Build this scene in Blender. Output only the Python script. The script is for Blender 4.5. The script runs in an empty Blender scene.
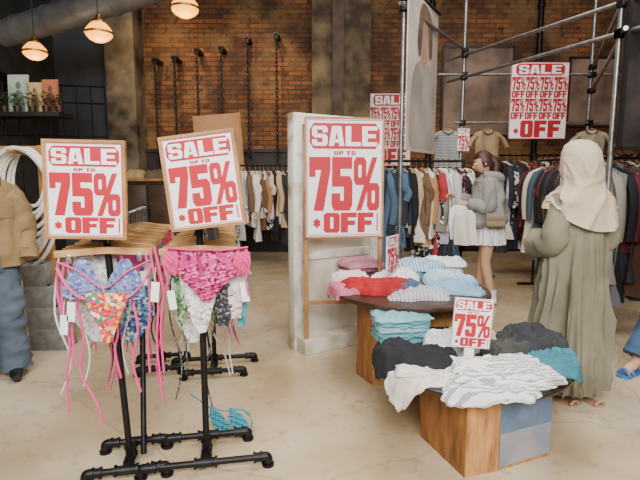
import bpy, bmesh, math, random
from mathutils import Vector, Matrix, noise
C = bpy.context.scene.collection
PI = math.pi
V = Vector
# ------------------------------------------------------------------ camera model
T = math.radians(7.36); F = 480.0; CH = 1.42
def ray(px, py):
    u = (px-320)/F; v = -(py-240)/F
    return V((u, math.cos(T)+v*math.sin(T), -math.sin(T)+v*math.cos(T)))
def atY(px, py, Y):
    d = ray(px, py); return V((0,0,CH)) + d*(Y/d.y)
def atZ(px, py, Z=0.0):
    d = ray(px, py); return V((0,0,CH)) + d*((Z-CH)/d.z)
# ------------------------------------------------------------------ materials
def lin(h):
    h = h.lstrip('#'); o = []
    for i in (0,2,4):
        c = int(h[i:i+2],16)/255
        o.append(c/12.92 if c <= .04045 else ((c+.055)/1.055)**2.4)
    return (*o, 1)
MATS = {}
def M(name, col, rough=.75, metal=0, col2=None, scale=6, bump=0, bscale=60, emit=None, estr=0, lo=.35, hi=.65, detail=4, stretch=None):
    if name in MATS: return MATS[name]
    m = bpy.data.materials.new(name); m.use_nodes = True; MATS[name] = m
    nt = m.node_tree; b = nt.nodes['Principled BSDF']
    b.inputs['Base Color'].default_value = lin(col); b.inputs['Roughness'].default_value = rough; b.inputs['Metallic'].default_value = metal
    tc = nt.nodes.new('ShaderNodeTexCoord'); src = tc.outputs['Object']
    if stretch:
        mp = nt.nodes.new('ShaderNodeMapping'); mp.inputs['Scale'].default_value = stretch; nt.links.new(src, mp.inputs['Vector']); src = mp.outputs['Vector']
    if col2:
        n = nt.nodes.new('ShaderNodeTexNoise'); n.inputs['Scale'].default_value = scale; n.inputs['Detail'].default_value = detail
        r = nt.nodes.new('ShaderNodeValToRGB')
        r.color_ramp.elements[0].position = lo; r.color_ramp.elements[0].color = lin(col)
        r.color_ramp.elements[1].position = hi; r.color_ramp.elements[1].color = lin(col2)
        nt.links.new(src, n.inputs['Vector']); nt.links.new(n.outputs['Fac'], r.inputs['Fac']); nt.links.new(r.outputs['Color'], b.inputs['Base Color'])
    if bump:
        n2 = nt.nodes.new('ShaderNodeTexNoise'); n2.inputs['Scale'].default_value = bscale; n2.inputs['Detail'].default_value = 3
        bp = nt.nodes.new('ShaderNodeBump'); bp.inputs['Strength'].default_value = bump; bp.inputs['Distance'].default_value = .01
        nt.links.new(src, n2.inputs['Vector']); nt.links.new(n2.outputs['Fac'], bp.inputs['Height']); nt.links.new(bp.outputs['Normal'], b.inputs['Normal'])
    if emit:
        b.inputs['Emission Color'].default_value = lin(emit); b.inputs['Emission Strength'].default_value = estr
    return m
def fab(col, col2=None):
    return M('fabric_'+col+(col2 or ''), col, .9, 0, col2, 9, .3, 22)
def soft(col, col2=None):
    return M('soft_'+col+(col2 or ''), col, .85, 0, col2, 4, .08, 12)
def ramp_mat(name, kind, cols, scale, rough=.85, rot=0, axis='X'):
    if name in MATS: return MATS[name]
    m = bpy.data.materials.new(name); m.use_nodes = True; MATS[name] = m
    nt = m.node_tree; b = nt.nodes['Principled BSDF']; b.inputs['Roughness'].default_value = rough
    tc = nt.nodes.new('ShaderNodeTexCoord'); r = nt.nodes.new('ShaderNodeValToRGB'); r.color_ramp.interpolation = 'CONSTANT'
    if kind == 'voronoi':
        t = nt.nodes.new('ShaderNodeTexVoronoi'); t.inputs['Scale'].default_value = scale
        s = nt.nodes.new('ShaderNodeSeparateColor'); nt.links.new(t.outputs['Color'], s.inputs[0]); out = s.outputs[0]
    else:
        t = nt.nodes.new('ShaderNodeTexWave'); t.inputs['Scale'].default_value = scale; t.bands_direction = axis; t.inputs['Distortion'].default_value = .8; out = t.outputs['Fac']
    nt.links.new(tc.outputs['Object'], t.inputs['Vector'])
    e = r.color_ramp.elements
    while len(e) < len(cols): e.new(.5)
    for i, c in enumerate(cols): e[i].color = lin(c)
    for i in range(len(cols)): e[i].position = i/len(cols)
    nt.links.new(out, r.inputs['Fac']); nt.links.new(r.outputs['Color'], b.inputs['Base Color'])
    return m
def brick_mat(name, c1, c2, mortar, dirt, dirt2):
    m = bpy.data.materials.new(name); m.use_nodes = True
    nt = m.node_tree; b = nt.nodes['Principled BSDF']; b.inputs['Roughness'].default_value = .85
    tc = nt.nodes.new('ShaderNodeTexCoord'); sp = nt.nodes.new('ShaderNodeSeparateXYZ'); cb = nt.nodes.new('ShaderNodeCombineXYZ')
    ad = nt.nodes.new('ShaderNodeMath')
    nt.links.new(tc.outputs['Object'], sp.inputs[0])
    nt.links.new(sp.outputs['X'], ad.inputs[0]); nt.links.new(sp.outputs['Y'], ad.inputs[1])
    nt.links.new(ad.outputs[0], cb.inputs['X']); nt.links.new(sp.outputs['Z'], cb.inputs['Y'])
    bt = nt.nodes.new('ShaderNodeTexBrick'); bt.inputs['Scale'].default_value = 1
    bt.inputs['Brick Width'].default_value = .24; bt.inputs['Row Height'].default_value = .085; bt.inputs['Mortar Size'].default_value = .01
    bt.inputs['Color1'].default_value = lin(c1); bt.inputs['Color2'].default_value = lin(c2); bt.inputs['Mortar'].default_value = lin(mortar)
    nt.links.new(cb.outputs[0], bt.inputs['Vector'])
    col = bt.outputs['Color']
    for sc, p0, p1, dc, mxv in ((.8,.42,.62,dirt,.8),(1.9,.47,.68,dirt2,.7),(9,.55,.7,dirt,.8)):
        n = nt.nodes.new('ShaderNodeTexNoise'); n.inputs['Scale'].default_value = sc; n.inputs['Detail'].default_value = 9
        nt.links.new(tc.outputs['Object'], n.inputs['Vector'])
        r = nt.nodes.new('ShaderNodeValToRGB'); r.color_ramp.elements[0].position = p0; r.color_ramp.elements[0].color = (0,0,0,1); r.color_ramp.elements[1].position = p1; r.color_ramp.elements[1].color = (mxv,mxv,mxv,1)
        nt.links.new(n.outputs['Fac'], r.inputs['Fac'])
        mx = nt.nodes.new('ShaderNodeMix'); mx.data_type = 'RGBA'
        nt.links.new(r.outputs['Color'], mx.inputs[0]); nt.links.new(col, mx.inputs[6]); mx.inputs[7].default_value = lin(dc); col = mx.outputs[2]
    nt.links.new(col, b.inputs['Base Color'])
    bp = nt.nodes.new('ShaderNodeBump'); bp.inputs['Strength'].default_value = .8; bp.inputs['Distance'].default_value = .02
    inv = nt.nodes.new('ShaderNodeMath'); inv.operation = 'SUBTRACT'; inv.inputs[0].default_value = 1
    nt.links.new(bt.outputs['Fac'], inv.inputs[1]); nt.links.new(inv.outputs[0], bp.inputs['Height']); nt.links.new(bp.outputs['Normal'], b.inputs['Normal'])
    return m
def floor_mat():
    m = bpy.data.materials.new('polished_concrete'); m.use_nodes = True
    nt = m.node_tree; b = nt.nodes['Principled BSDF']; b.inputs['Roughness'].default_value = .32
    tc = nt.nodes.new('ShaderNodeTexCoord')
    def nz(s, d=6):
        n = nt.nodes.new('ShaderNodeTexNoise'); n.inputs['Scale'].default_value = s; n.inputs['Detail'].default_value = d; nt.links.new(tc.outputs['Object'], n.inputs['Vector']); return n
    def rp(src, p0, c0, p1, c1):
        r = nt.nodes.new('ShaderNodeValToRGB'); r.color_ramp.elements[0].position = p0; r.color_ramp.elements[0].color = c0; r.color_ramp.elements[1].position = p1; r.color_ramp.elements[1].color = c1
        nt.links.new(src, r.inputs['Fac']); return r
    def mixc(f, a, bb, mode='MIX'):
        mx = nt.nodes.new('ShaderNodeMix'); mx.data_type = 'RGBA'; mx.blend_type = mode
        nt.links.new(f, mx.inputs[0]); nt.links.new(a, mx.inputs[6])
        if isinstance(bb, tuple): mx.inputs[7].default_value = bb
        else: nt.links.new(bb, mx.inputs[7])
        return mx.outputs[2]
    base = rp(nz(1.3).outputs['Fac'], .33, lin('#ae9570'), .68, lin('#d4c2a2'))
    K = (0,0,0,1)
    sp = rp(nz(14, 4).outputs['Fac'], .58, K, .74, (.5,.5,.5,1))
    c = mixc(sp.outputs['Color'], base.outputs['Color'], lin('#877052'))
    st = rp(nz(.8, 8).outputs['Fac'], .54, K, .70, (.6,.6,.6,1))
    c = mixc(st.outputs['Color'], c, lin('#d2c6b0'))
    s2 = rp(nz(2.1, 8).outputs['Fac'], .56, K, .72, (.5,.5,.5,1))
    c = mixc(s2.outputs['Color'], c, lin('#9c8360'))
    vo = nt.nodes.new('ShaderNodeTexVoronoi'); vo.feature = 'DISTANCE_TO_EDGE'; vo.inputs['Scale'].default_value = .34
    w = nz(2.2, 5); va = nt.nodes.new('ShaderNodeVectorMath'); va.operation = 'MULTIPLY_ADD'
    va.inputs[1].default_value = (.35,.35,.35)
    nt.links.new(w.outputs['Color'], va.inputs[0]); nt.links.new(tc.outputs['Object'], va.inputs[2]); nt.links.new(va.outputs[0], vo.inputs['Vector'])
    cr = rp(vo.outputs['Distance'], .0, (.35,.35,.35,1), .003, K)
    c = mixc(cr.outputs['Color'], c, lin('#7a6446'))
    nt.links.new(c, b.inputs['Base Color'])
    rr = rp(nz(3.0).outputs['Fac'], .3, (.16,.16,.16,1), .7, (.32,.32,.32,1)); nt.links.new(rr.outputs['Color'], b.inputs['Roughness'])
    return m
WOOD = M('pale_wood', '#b8854f', .55, 0, '#8f5f33', 7, .15, 40)
WOODL = M('light_beech', '#c99f64', .5, 0, '#a3773f', 9, .1, 40)
WOODM = M('mid_beech', '#a97c45', .5, 0, '#8a6031', 9, .1, 40)
PLY = M('plywood', '#c48d52', .6, 0, '#8f5f30', 4, .3, 20, detail=10, stretch=(6,6,1.1), lo=.36, hi=.68)
PLY_SHADED = M('plywood_shaded', '#a26c36', .6, 0, '#6f4420', 4, .3, 20, detail=10, stretch=(5,5,1.2), lo=.34, hi=.68)  # same plywood, with the shade of the side faces mixed into its colour
DWOOD = M('dark_wood', '#35241a', .4, 0, '#22160f', 8)
IRON = M('black_iron', '#1d1c1c', .45, .7, '#2a2828', 20)
STEEL = M('galvanised_steel', '#9a9a98', .38, .8, '#77777a', 15)
WHITE = M('poster_white', '#f6f2ee', .6)
RED = M('sale_red', '#b80f24', .6)
CREAMP = M('old_cream_paint', '#dfd8c8', .7, 0, '#a5906a', 5, .5, 25, detail=10, lo=.5, hi=.66)
SKIN = M('skin_tone', '#c99a7c', .55)
BLACK = M('matt_black', '#141313', .6)
# ------------------------------------------------------------------ block letters (poster type)
def oct_(x0,y0,x1,y1,cx,cy): return [(x0+cx,y0),(x1-cx,y0),(x1,y0+cy),(x1,y1-cy),(x1-cx,y1),(x0+cx,y1),(x0,y1-cy),(x0,y0+cy)]
def ring_(x0,y0,x1,y1,tx,ty,cx,cy):
    o = oct_(x0,y0,x1,y1,cx,cy); i = oct_(x0+tx,y0+ty,x1-tx,y1-ty,cx*.35,cy*.35)
    return [[o[k],o[(k+1)%8],i[(k+1)%8],i[k]] for k in range(8)]
def rc(x0,y0,x1,y1): return [(x0,y0),(x1,y0),(x1,y1),(x0,y1)]
def star_():
    out = []
    for k in range(3):
        a = PI/2+k*PI/3; c, s = math.cos(a), math.sin(a)
        out.append([(.5+.5*c-.16*s,.5+.5*s+.16*c),(.5+.5*c+.16*s,.5+.5*s-.16*c),(.5-.5*c+.16*s,.5-.5*s-.16*c),(.5-.5*c-.16*s,.5-.5*s+.16*c)])
    return out
GL = {
 'S':[[(0,.89),(.13,1),(.87,1),(1,.89),(1,.65),(.6,.65),(.6,.79),(.4,.79),(.4,.64),(.87,.62),(1,.5),(1,.11),(.87,0),(.13,0),(0,.11),(0,.36),(.4,.36),(.4,.21),(.6,.21),(.6,.37),(.13,.39),(0,.52)]],
 'A':[[(0,0),(.17,1),(.56,1),(.41,0)],[(1,0),(.83,1),(.44,1),(.59,0)],rc(.25,.16,.75,.37)],
 'L':[[(0,0),(0,1),(.45,1),(.45,.26),(1,.26),(1,0)]],
 'E':[[(0,0),(0,1),(1,1),(1,.77),(.45,.77),(.45,.62),(.88,.62),(.88,.39),(.45,.39),(.45,.23),(1,.23),(1,0)]],
 '7':[[(0,1),(1,1),(1,.76),(.68,0),(.2,0),(.56,.76),(.3,.76),(.3,.63),(0,.63)]],
 '5':[[(.02,1),(.98,1),(.98,.78),(.43,.78),(.43,.65),(.87,.65),(1,.55),(1,.11),(.87,0),(.13,0),(0,.11),(0,.33),(.42,.33),(.42,.19),(.58,.19),(.58,.45),(.02,.45)]],
 'O':ring_(0,0,1,1,.4,.21,.14,.11),
 'F':[[(0,0),(0,1),(1,1),(1,.76),(.46,.76),(.46,.61),(.9,.61),(.9,.37),(.46,.37),(.46,0)]],
 'U':[[(0,1),(.4,1),(.4,.2),(.6,.2),(.6,1),(1,1),(1,.12),(.85,0),(.15,0),(0,.12)]],
 'P':[rc(0,0,.42,1)]+ring_(0,.36,1,1,.4,.19,.12,.1),
 'T':[[(0,1),(1,1),(1,.76),(.72,.76),(.72,0),(.28,0),(.28,.76),(0,.76)]],
 '%':ring_(0,.48,.48,1,.18,.14,.09,.08)+ring_(.52,0,1,.52,.18,.14,.09,.08)+[[(.7,1),(.9,1),(.3,0),(.1,0)]],
 '*':star_(),
 's':[[(0,.89),(.13,1),(.87,1),(1,.89),(1,.68),(.68,.68),(.68,.82),(.32,.82),(.32,.62),(.87,.59),(1,.48),(1,.11),(.87,0),(.13,0),(0,.11),(0,.33),(.32,.33),(.32,.18),(.68,.18),(.68,.4),(.13,.43),(0,.54)]],
 'a':[[(0,0),(.2,1),(.56,1),(.32,0)],[(1,0),(.8,1),(.44,1),(.68,0)],rc(.25,.17,.75,.34)],
 'l':[[(0,0),(0,1),(.36,1),(.36,.2),(1,.2),(1,0)]],
 'e':[[(0,0),(0,1),(1,1),(1,.8),(.36,.8),(.36,.6),(.88,.6),(.88,.41),(.36,.41),(.36,.2),(1,.2),(1,0)]]}
GW = {'%':1.25,' ':.3}
# ------------------------------------------------------------------ mesh builder
def smooth(pts, k=4, closed=False):
    pts = [V(p) for p in pts]; n = len(pts); out = []
    if n < 3: return pts
    rng = range(n) if closed else range(n-1)
    for i in rng:
        if closed: p0,p1,p2,p3 = pts[i-1],pts[i],pts[(i+1)%n],pts[(i+2)%n]
        else: p0,p1,p2,p3 = pts[max(i-1,0)],pts[i],pts[i+1],pts[min(i+2,n-1)]
        for j in range(k):
            t = j/k
            out.append(.5*((2*p1)+(p2-p0)*t+(2*p0-5*p1+4*p2-p3)*t*t+(3*p1-p0-3*p2+p3)*t**3))
    if not closed: out.append(pts[-1])
    return out
def wm(o):
    m = o.matrix_basis.copy()
    return wm(o.parent) @ m if o.parent else m
class MB:
    def __init__(s): s.bm = bmesh.new()
    def face(s, vs):
        try: return s.bm.faces.new(vs)
        except ValueError: return None
    def box(s, c, size, R=None, bev=0):
        g = bmesh.ops.create_cube(s.bm, size=1); vs = g['verts']
        bmesh.ops.scale(s.bm, vec=size, verts=vs)
        if bev:
            es = list({e for v in vs for e in v.link_edges})
            r = bmesh.ops.bevel(s.bm, geom=es, offset=bev, segments=2, affect='EDGES', profile=.5)
            vs = list({v for f in r['faces'] for v in f.verts} | {v for v in vs if v.is_valid})
        if R is not None: bmesh.ops.rotate(s.bm, cent=(0,0,0), matrix=R, verts=vs)
        bmesh.ops.translate(s.bm, vec=V(c), verts=vs); return s
    def loft(s, rings, cap0=True, cap1=True, closed=True):
        R = [[s.bm.verts.new(p) for p in r] for r in rings]
        n = len(R[0])
        for a, b in zip(R, R[1:]):
            for j in range(n if closed else n-1):
                k = (j+1) % n; s.face((a[j], a[k], b[k], b[j]))
        if cap0: s.face(list(reversed(R[0])))
        if cap1: s.face(R[-1])
        return s
    def tube(s, pts, r, n=8, closed=False, cap=True, flat=1.0):
        pts = [V(p) for p in pts]; m = len(pts); rs = r if isinstance(r, (list,tuple)) else [r]*m
        if len(rs) != m:
            q = rs; rs = []
            for i in range(m):
                t = i/(m-1)*(len(q)-1); a = min(int(t), len(q)-2); rs.append(q[a]+(q[a+1]-q[a])*(t-a))
        nrm = None; rings = []
        for i in range(m):
            if closed: t = pts[(i+1)%m]-pts[i-1]
            else: t = pts[min(i+1,m-1)]-pts[max(i-1,0)]
            t.normalize()
            if nrm is None:
                nrm = t.orthogonal().normalized() if abs(t.z) > .9 else t.cross(V((0,0,1))).normalized()
            nrm = (nrm - t*nrm.dot(t)).normalized(); b = t.cross(nrm)
            rings.append([pts[i]+(nrm*math.cos(2*PI*j/n)+b*math.sin(2*PI*j/n)*flat)*rs[i] for j in range(n)])
        if closed: rings.append(rings[0]); s.loft(rings, False, False)
        else: s.loft(rings, cap, cap)
        if closed: bmesh.ops.remove_doubles(s.bm, verts=s.bm.verts, dist=1e-6)
        return s
    def lathe(s, prof, c=(0,0,0), n=24, ripple=0, rk=12):
        c = V(c)
        s.loft([[c+V((r*(1+ripple*math.cos(rk*2*PI*j/n))*math.cos(2*PI*j/n), r*(1+ripple*math.cos(rk*2*PI*j/n))*math.sin(2*PI*j/n), z)) for j in range(n)] for r, z in prof]); return s
    def prism(s, poly, z0, z1):
        s.loft([[V((x,y,z)) for x,y in poly] for z in (z0,z1)]); return s
    def ball(s, c, r, R=None, u=16, v=10):
        g = bmesh.ops.create_uvsphere(s.bm, u_segments=u, v_segments=v, radius=1); vs = g['verts']
        bmesh.ops.scale(s.bm, vec=r if isinstance(r,(tuple,list,Vector)) else (r,r,r), verts=vs)
        if R is not None: bmesh.ops.rotate(s.bm, cent=(0,0,0), matrix=R, verts=vs)
        bmesh.ops.translate(s.bm, vec=V(c), verts=vs); return s
    def quad(s, a, b, c, d): s.face([s.bm.verts.new(V(p)) for p in (a,b,c,d)]); return s
    def text(s, body, rect, place, d=.002, gap=.07):
        X0,Z0,X1,Z1 = rect
        tot = sum(GW.get(c,1) for c in body)+gap*(len(body)-1); x = 0
        for c in body:
            w = GW.get(c,1)
            for k, poly in enumerate(GL.get(c, [])):
                vs = [s.bm.verts.new(place(X0+(x+px*w)/tot*(X1-X0), Z0+py*(Z1-Z0), d+(.00012*k if c in 'A*P%a' else 0))) for px,py in poly]
                s.face(vs)
            x += w+gap
        return s
    def mesh(s, me): s.bm.from_mesh(me); return s
    def rows(s, rows, n=32, rip=.008, k=40, seed=0, sub=3, place=None, sq=.7):
        rr = []
        for a, b in zip(rows, rows[1:]):
            for j in range(sub):
                t = j/sub; rr.append([p+(q-p)*t for p, q in zip(a, b)])
        rr.append(list(rows[-1])); ph = seed*1.7; rings = []; m = len(rr)
        for i, (z, xl, xr, th) in enumerate(rr):
            cx = (xl+xr)/2; hx = (xr-xl)/2; ring = []
            amp = rip*(.3+.9*i/m)
            for j in range(n):
                a = 2*PI*j/n; sn = math.sin(a)
                x = cx+hx*math.cos(a)
                y = th*math.copysign(abs(sn)**sq, sn)+amp*math.sin(k*x+ph+z*5)+amp*.5*math.sin(k*.43*x+ph*2-z*3)
                ring.append(place(x,y,z) if place else V((x,y,z)))
            rings.append(ring)
        s.loft(rings); return s
    def heap(s, c, rx, ry, h, seed=0, rot=0, fold=.03, tbl=None, lobes=.22, R=36, N=110, step=.013):
        """flat layered crumpled cloth; hangs down past the rim of a round table tbl=(cx,cy,radius,z)"""
        c = V(c); rings = []; cr, sr = math.cos(rot), math.sin(rot)
        for i in range(R+1):
            r = max(i/R, .02); ring = []
            for j in range(N):
                a = 2*PI*j/N; ca, sa = math.cos(a), math.sin(a)
                sq = 1/max(abs(ca)**5+abs(sa)**5, .4)**.2
                rr = sq*.95*(1+lobes*noise.noise(V((ca*1.5+seed*3.1, sa*1.5, seed)))+.5*lobes*noise.noise(V((ca*4, sa*4, seed*2.3)))+.05*noise.noise(V((ca*11, sa*11, seed*1.3))))
                x = r*rx*rr*ca; y = r*ry*rr*sa
                e = max(0, 1-r**9)**.6
                wx = noise.noise(V((x*6+seed, y*6, 1.3)))*.09; wy = noise.noise(V((x*6, y*6+seed, 7.7)))*.09
                n1 = noise.noise(V(((x+wx)*4+seed*5.3, (y+wy)*4, seed)))+.5*noise.noise(V((x*9, y*9+seed, seed)))
                b = max(.008, h*e*(.85+.36*n1)*(1-.2*r*r))
                q = b/step; fl = math.floor(q); fr = q-fl; fr = max(0,(fr-.7)/.3); fr = fr*fr*(3-2*fr)
                b = .08*b+.92*step*(fl+fr)
                u = (x+wx)*math.cos(seed)+(y+wy)*math.sin(seed); v = -(x+wx)*math.sin(seed)+(y+wy)*math.cos(seed)
                rd = (1-abs(noise.noise(V((u*20+seed*2.1, v*5-seed, seed*.7)))))**5
                rd2 = (1-abs(noise.noise(V((u*6-seed, v*17, 4+seed)))))**5
                z = b+fold*(.7*rd+.5*rd2)*min(1,e*1.6+.1)*.75
                p = V((c.x+x*cr-y*sr, c.y+x*sr+y*cr, c.z+max(z,.006)+.002))
                if tbl:
                    dv = V((p.x-tbl[0], p.y-tbl[1], 0)); d = dv.length
                    if d > tbl[2]:
                        ex = d-tbl[2]; dv /= d
                        k = 1+.25*math.sin(30*math.atan2(dv.y,dv.x)+seed)
                        pr = tbl[2]+.012+.1*ex*k+min(z,.02)*min(1,ex*20)
                        p = V((tbl[0]+dv.x*pr, tbl[1]+dv.y*pr, p.z-ex*.95-min(1,ex*12)*min(z,.05)))
                ring.append(p)
            rings.append(ring)
        s.loft(rings, True, False)
        low = []
        for p in rings[-1]:
            q = p.copy()
            if tbl and V((p.x-tbl[0],p.y-tbl[1],0)).length > tbl[2]+.004: q.z -= .004
            else: q.z = c.z+.001
            low.append(q)
        s.loft([rings[-1], low], False, tbl is None)
        bmesh.ops.remove_doubles(s.bm, verts=s.bm.verts, dist=1e-5); return s
    def folded(s, c, w, d, h, rot=0, seed=0, n=84):
        """one folded garment: soft slab with a rounded fold and a visible gap between its two layers"""
        c = V(c); rings = []; cr, sr = math.cos(rot), math.sin(rot)
        for t, k in ((0,.94),(.1,.99),(.28,1.0),(.42,.985),(.5,.93),(.58,.985),(.72,1.0),(.9,.985),(1,.95),(1.02,.85),(1.03,.7),(1.03,.5),(1.03,.3),(1.03,.12),(1.03,.02)):
            ring = []
            for j in range(n):
                a = 2*PI*j/n; ca, sa = math.cos(a), math.sin(a)
                q = 1/max(abs(ca)**9+abs(sa)**9,.05)**(1/9)
                wob = 1+.1*noise.noise(V((ca*2+seed,sa*2,seed+t*1.5)))+.03*noise.noise(V((ca*9,sa*9+seed,t*3)))
                x = w/2*k*q*ca*wob; y = d/2*k*q*sa*wob
                up = (t > .4)
                rd = (1-abs(noise.noise(V((x*13+seed*3,y*5+x*4,seed)))))**5
                z = h*t+up*(.45*h*noise.noise(V((x*8+seed,y*8,seed)))+.5*h*rd)
                z += -h*.35*max(0,k-.9)*4*up*abs(noise.noise(V((ca*3+seed,sa*3,2))))
                ring.append(c+V((x*cr-y*sr,x*sr+y*cr,z)))
            rings.append(ring)
        s.loft(rings); return s
    def build(s, name, mat, parent=None, world=False, sharp=40):
        bm = s.bm
        bmesh.ops.recalc_face_normals(bm, faces=bm.faces)
        loc = V((0,0,0))
        if parent is not None:
            if world: bm.transform(wm(parent).inverted())
        else:
            xs = [v.co.x for v in bm.verts]; ys = [v.co.y for v in bm.verts]; zs = [v.co.z for v in bm.verts]
            loc = V(((min(xs)+max(xs))/2, (min(ys)+max(ys))/2, min(zs))); bmesh.ops.translate(bm, vec=-loc, verts=bm.verts)
        me = bpy.data.meshes.new(name); bm.to_mesh(me); bm.free()
        for p in me.polygons: p.use_smooth = True
        me.set_sharp_from_angle(angle=math.radians(sharp))
        me.materials.append(mat)
        o = bpy.data.objects.new(name, me); C.objects.link(o); o.location = loc
        if parent is not None: o.parent = parent
        return o
def tag(o, label, cat, group=None):
    o['label'] = label; o['category'] = cat
    if group: o['group'] = group
    return o
def thing(name, label, cat, loc=(0,0,0), rot=(0,0,0), group=None):
    o = bpy.data.objects.new(name, None); C.objects.link(o); o.empty_display_size = .1
    o.location = loc; o.rotation_euler = rot
    return tag(o, label, cat, group)
def struct(o): o['kind'] = 'structure'; return o
U1 = ['first','second','third','fourth','fifth','sixth','seventh','eighth','ninth']
ORD = U1+['tenth','eleventh','twelfth','thirteenth','fourteenth','fifteenth','sixteenth','seventeenth','eighteenth','nineteenth','twentieth']+['twenty-'+u for u in U1]+['thirtieth']+['thirty-'+u for u in U1]+['fortieth']+['forty-'+u for u in U1]+['fiftieth']+['fifty-'+u for u in U1]
# ================================================================== SETTING
YB = 9.3; XL = -4.9; XR = 6.4; ZC = 5.3; Y0 = -2.0
struct(MB().box(((XL+XR)/2,(Y0+YB)/2,-.05),(XR-XL+.4,YB-Y0+.4,.1)).build('floor', floor_mat()))
struct(MB().box(((XL+XR)/2,(Y0+YB)/2,ZC+.05),(XR-XL+.4,YB-Y0+.4,.1)).build('ceiling', M('dim_ceiling','#3d3833',.9)))
BR = brick_mat('old_brick','#965a31','#613820','#4c3e2c','#271a11','#86663f')
struct(MB().box(((XL+XR)/2,YB+.1,ZC/2),(XR-XL+.4,.2,ZC)).build('wall_back', BR))
struct(MB().box((XL-.1,(Y0+YB)/2,ZC/2),(.2,YB-Y0,ZC)).build('wall_left', M('grey_plaster','#3a3937',.85,0,'#2b2a29',3)))  # dark grey, deepened in colour to stand for the corner's shadow
struct(MB().box((XR+.1,(Y0+YB)/2,ZC/2),(.2,YB-Y0,ZC)).build('wall_right', BR))
PIER = M('stained_pier','#3a2e23',.85,0,'#83704f',2.4,.4,18,detail=10,lo=.38,hi=.66)
x0, x1 = atY(312,60,8.9).x, atY(370,60,8.9).x
mb = MB(); mb.box(((x0+x1)/2,9.05,ZC/2),(x1-x0,.5,ZC)); struct(mb.build('trim_1', PIER))
mb = MB(); xx = atY(338,60,8.75).x; mb.box((xx,8.76,ZC/2),(.2,.02,ZC)); mb.box((xx,8.72,ZC/2),(.03,.1,ZC)); mb.box((xx,8.67,ZC/2),(.2,.02,ZC)); struct(mb.build('trim_2', M('rusty_steel','#54402f',.6,.4,'#3a2b20',6)))
x0, x1 = atY(107,60,8.9).x, atY(136,60,8.9).x
struct(MB().box(((x0+x1)/2,9.05,ZC/2),(x1-x0,.5,ZC)).build('trim_3', M('mottled_pier','#84735a',.8,0,'#2d2721',2.5,.3,18,detail=9)))
struct(MB().box(((XL+x0)/2,9.24,ZC/2),(x0-XL,.1,ZC)).build('trim_4', M('slate_panel','#4b4c50',.8,0,'#3b3d41',2)))
x2 = atY(312,60,9.2).x
mb = MB(); mb.box(((x1+x2)/2,9.25,.95),(x2-x1,.1,1.9)); mb.box(((x1+x2)/2,9.22,1.93),(x2-x1,.16,.06))
for i in range(7): mb.box((x1+(i+.5)*(x2-x1)/7,9.19,.95),(.05,.04,1.9))
struct(mb.build('trim_5', M('dark_panelling','#2b211b',.6,0,'#1d1612',5)))
struct(MB().box((XL+.03,(4+YB)/2,2.9),(.06,YB-4,.25)).build('trim_6', IRON))
struct(MB().box(((XL+XR)/2,9.28,.08),(XR-XL,.06,.16)).build('baseboard_back', DWOOD))
# ================================================================== SIGNS
def sign_parts(t, w, h, frame=None, y=0, fw=.013, style='big'):
    MB().box((0,y,h/2),(w,.008,h)).build('poster', WHITE, t)
    pl = lambda x,z,d: V((x, y-.004-d, z))
    X = lambda a: -w/2+a*w
    Z = lambda a: h*(1-a)
    mb = MB()
    def band(x0,z0,x1,z1):
        c = .06*(x1-x0); q = [(x0+c,z0),(x1-c,z0),(x1,z0-(z0-z1)*.25),(x1,z1+(z0-z1)*.25),(x1-c,z1),(x0+c,z1),(x0,z1+(z0-z1)*.25),(x0,z0-(z0-z1)*.25)]
        mb.face([mb.bm.verts.new(pl(a,b,.0015)) for a,b in q])
    if style == 'big':
        band(X(.04),Z(.035),X(.96),Z(.25))
        mb.text('UP TO',(X(.36),Z(.304),X(.64),Z(.267)),pl,.0015,.2)
        mb.text('75%',(X(.035),Z(.778),X(.965),Z(.318)),pl,.0015,.05)
        mb.text('*',(X(.085),Z(.925),X(.185),Z(.845)),pl,.0015)
        mb.text('OFF',(X(.225),Z(.97),X(.89),Z(.795)),pl,.0015,.05)
        mb.box((X(.94),y-.0055,(Z(.962)+Z(.795))/2),(w*.018,.001,h*.155))
        e = .006
        for sx in (-1,1): mb.box((sx*(w/2-w*.012),y-.0047,h/2),(w*e*1.4,.0014,h*.978))
        for zz_ in (h*.011,h*.989): mb.box((0,y-.0047,zz_),(w*.976,.0014,h*e))
    else:
        band(X(.08),Z(.02),X(.92),Z(.175))
        for r in range(2):
            for c in range(4):
                a = .02+c*.242; b = .19+r*.28
                mb.text('75%',(X(a),Z(b+.17),X(a+.236),Z(b)),pl,.0015,.03)
                mb.text('OFF',(X(a+.005),Z(b+.27),X(a+.23),Z(b+.178)),pl,.0015,.03)
        mb.text('*',(X(.08),Z(.93),X(.17),Z(.86)),pl,.0015)
        mb.text('OFF',(X(.2),Z(.98),X(.9),Z(.755)),pl,.0015)
        for sx in (-1,1): mb.box((sx*(w/2-w*.006),y-.0047,h/2),(w*.012,.0014,h))
        for zz_ in (h*.005,h*.995): mb.box((0,y-.0047,zz_),(w,.0014,h*.01))
    mb.build('lettering', RED, t)
    mb = MB()
    if style == 'big': mb.text('sale',(X(.075),Z(.226),X(.925),Z(.06)),pl,.0025,.09)
    else: mb.text('sale',(X(.13),Z(.155),X(.87),Z(.04)),pl,.0025,.09)
    mb.build('heading_letters', WHITE, t)
    if frame:
        mb = MB(); g = fw
        for sx in (-1,1): mb.box((sx*(w/2+g/2),y,h/2),(g,.022,h+2*g))
        for z in (-g/2,h+g/2): mb.box((0,y,z),(w,.022,g))
        mb.build('frame', frame, t)
        MB().box((0,y+.010,h/2),(w+g,.008,h+g)).build('backing_board', WOOD, t)
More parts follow.
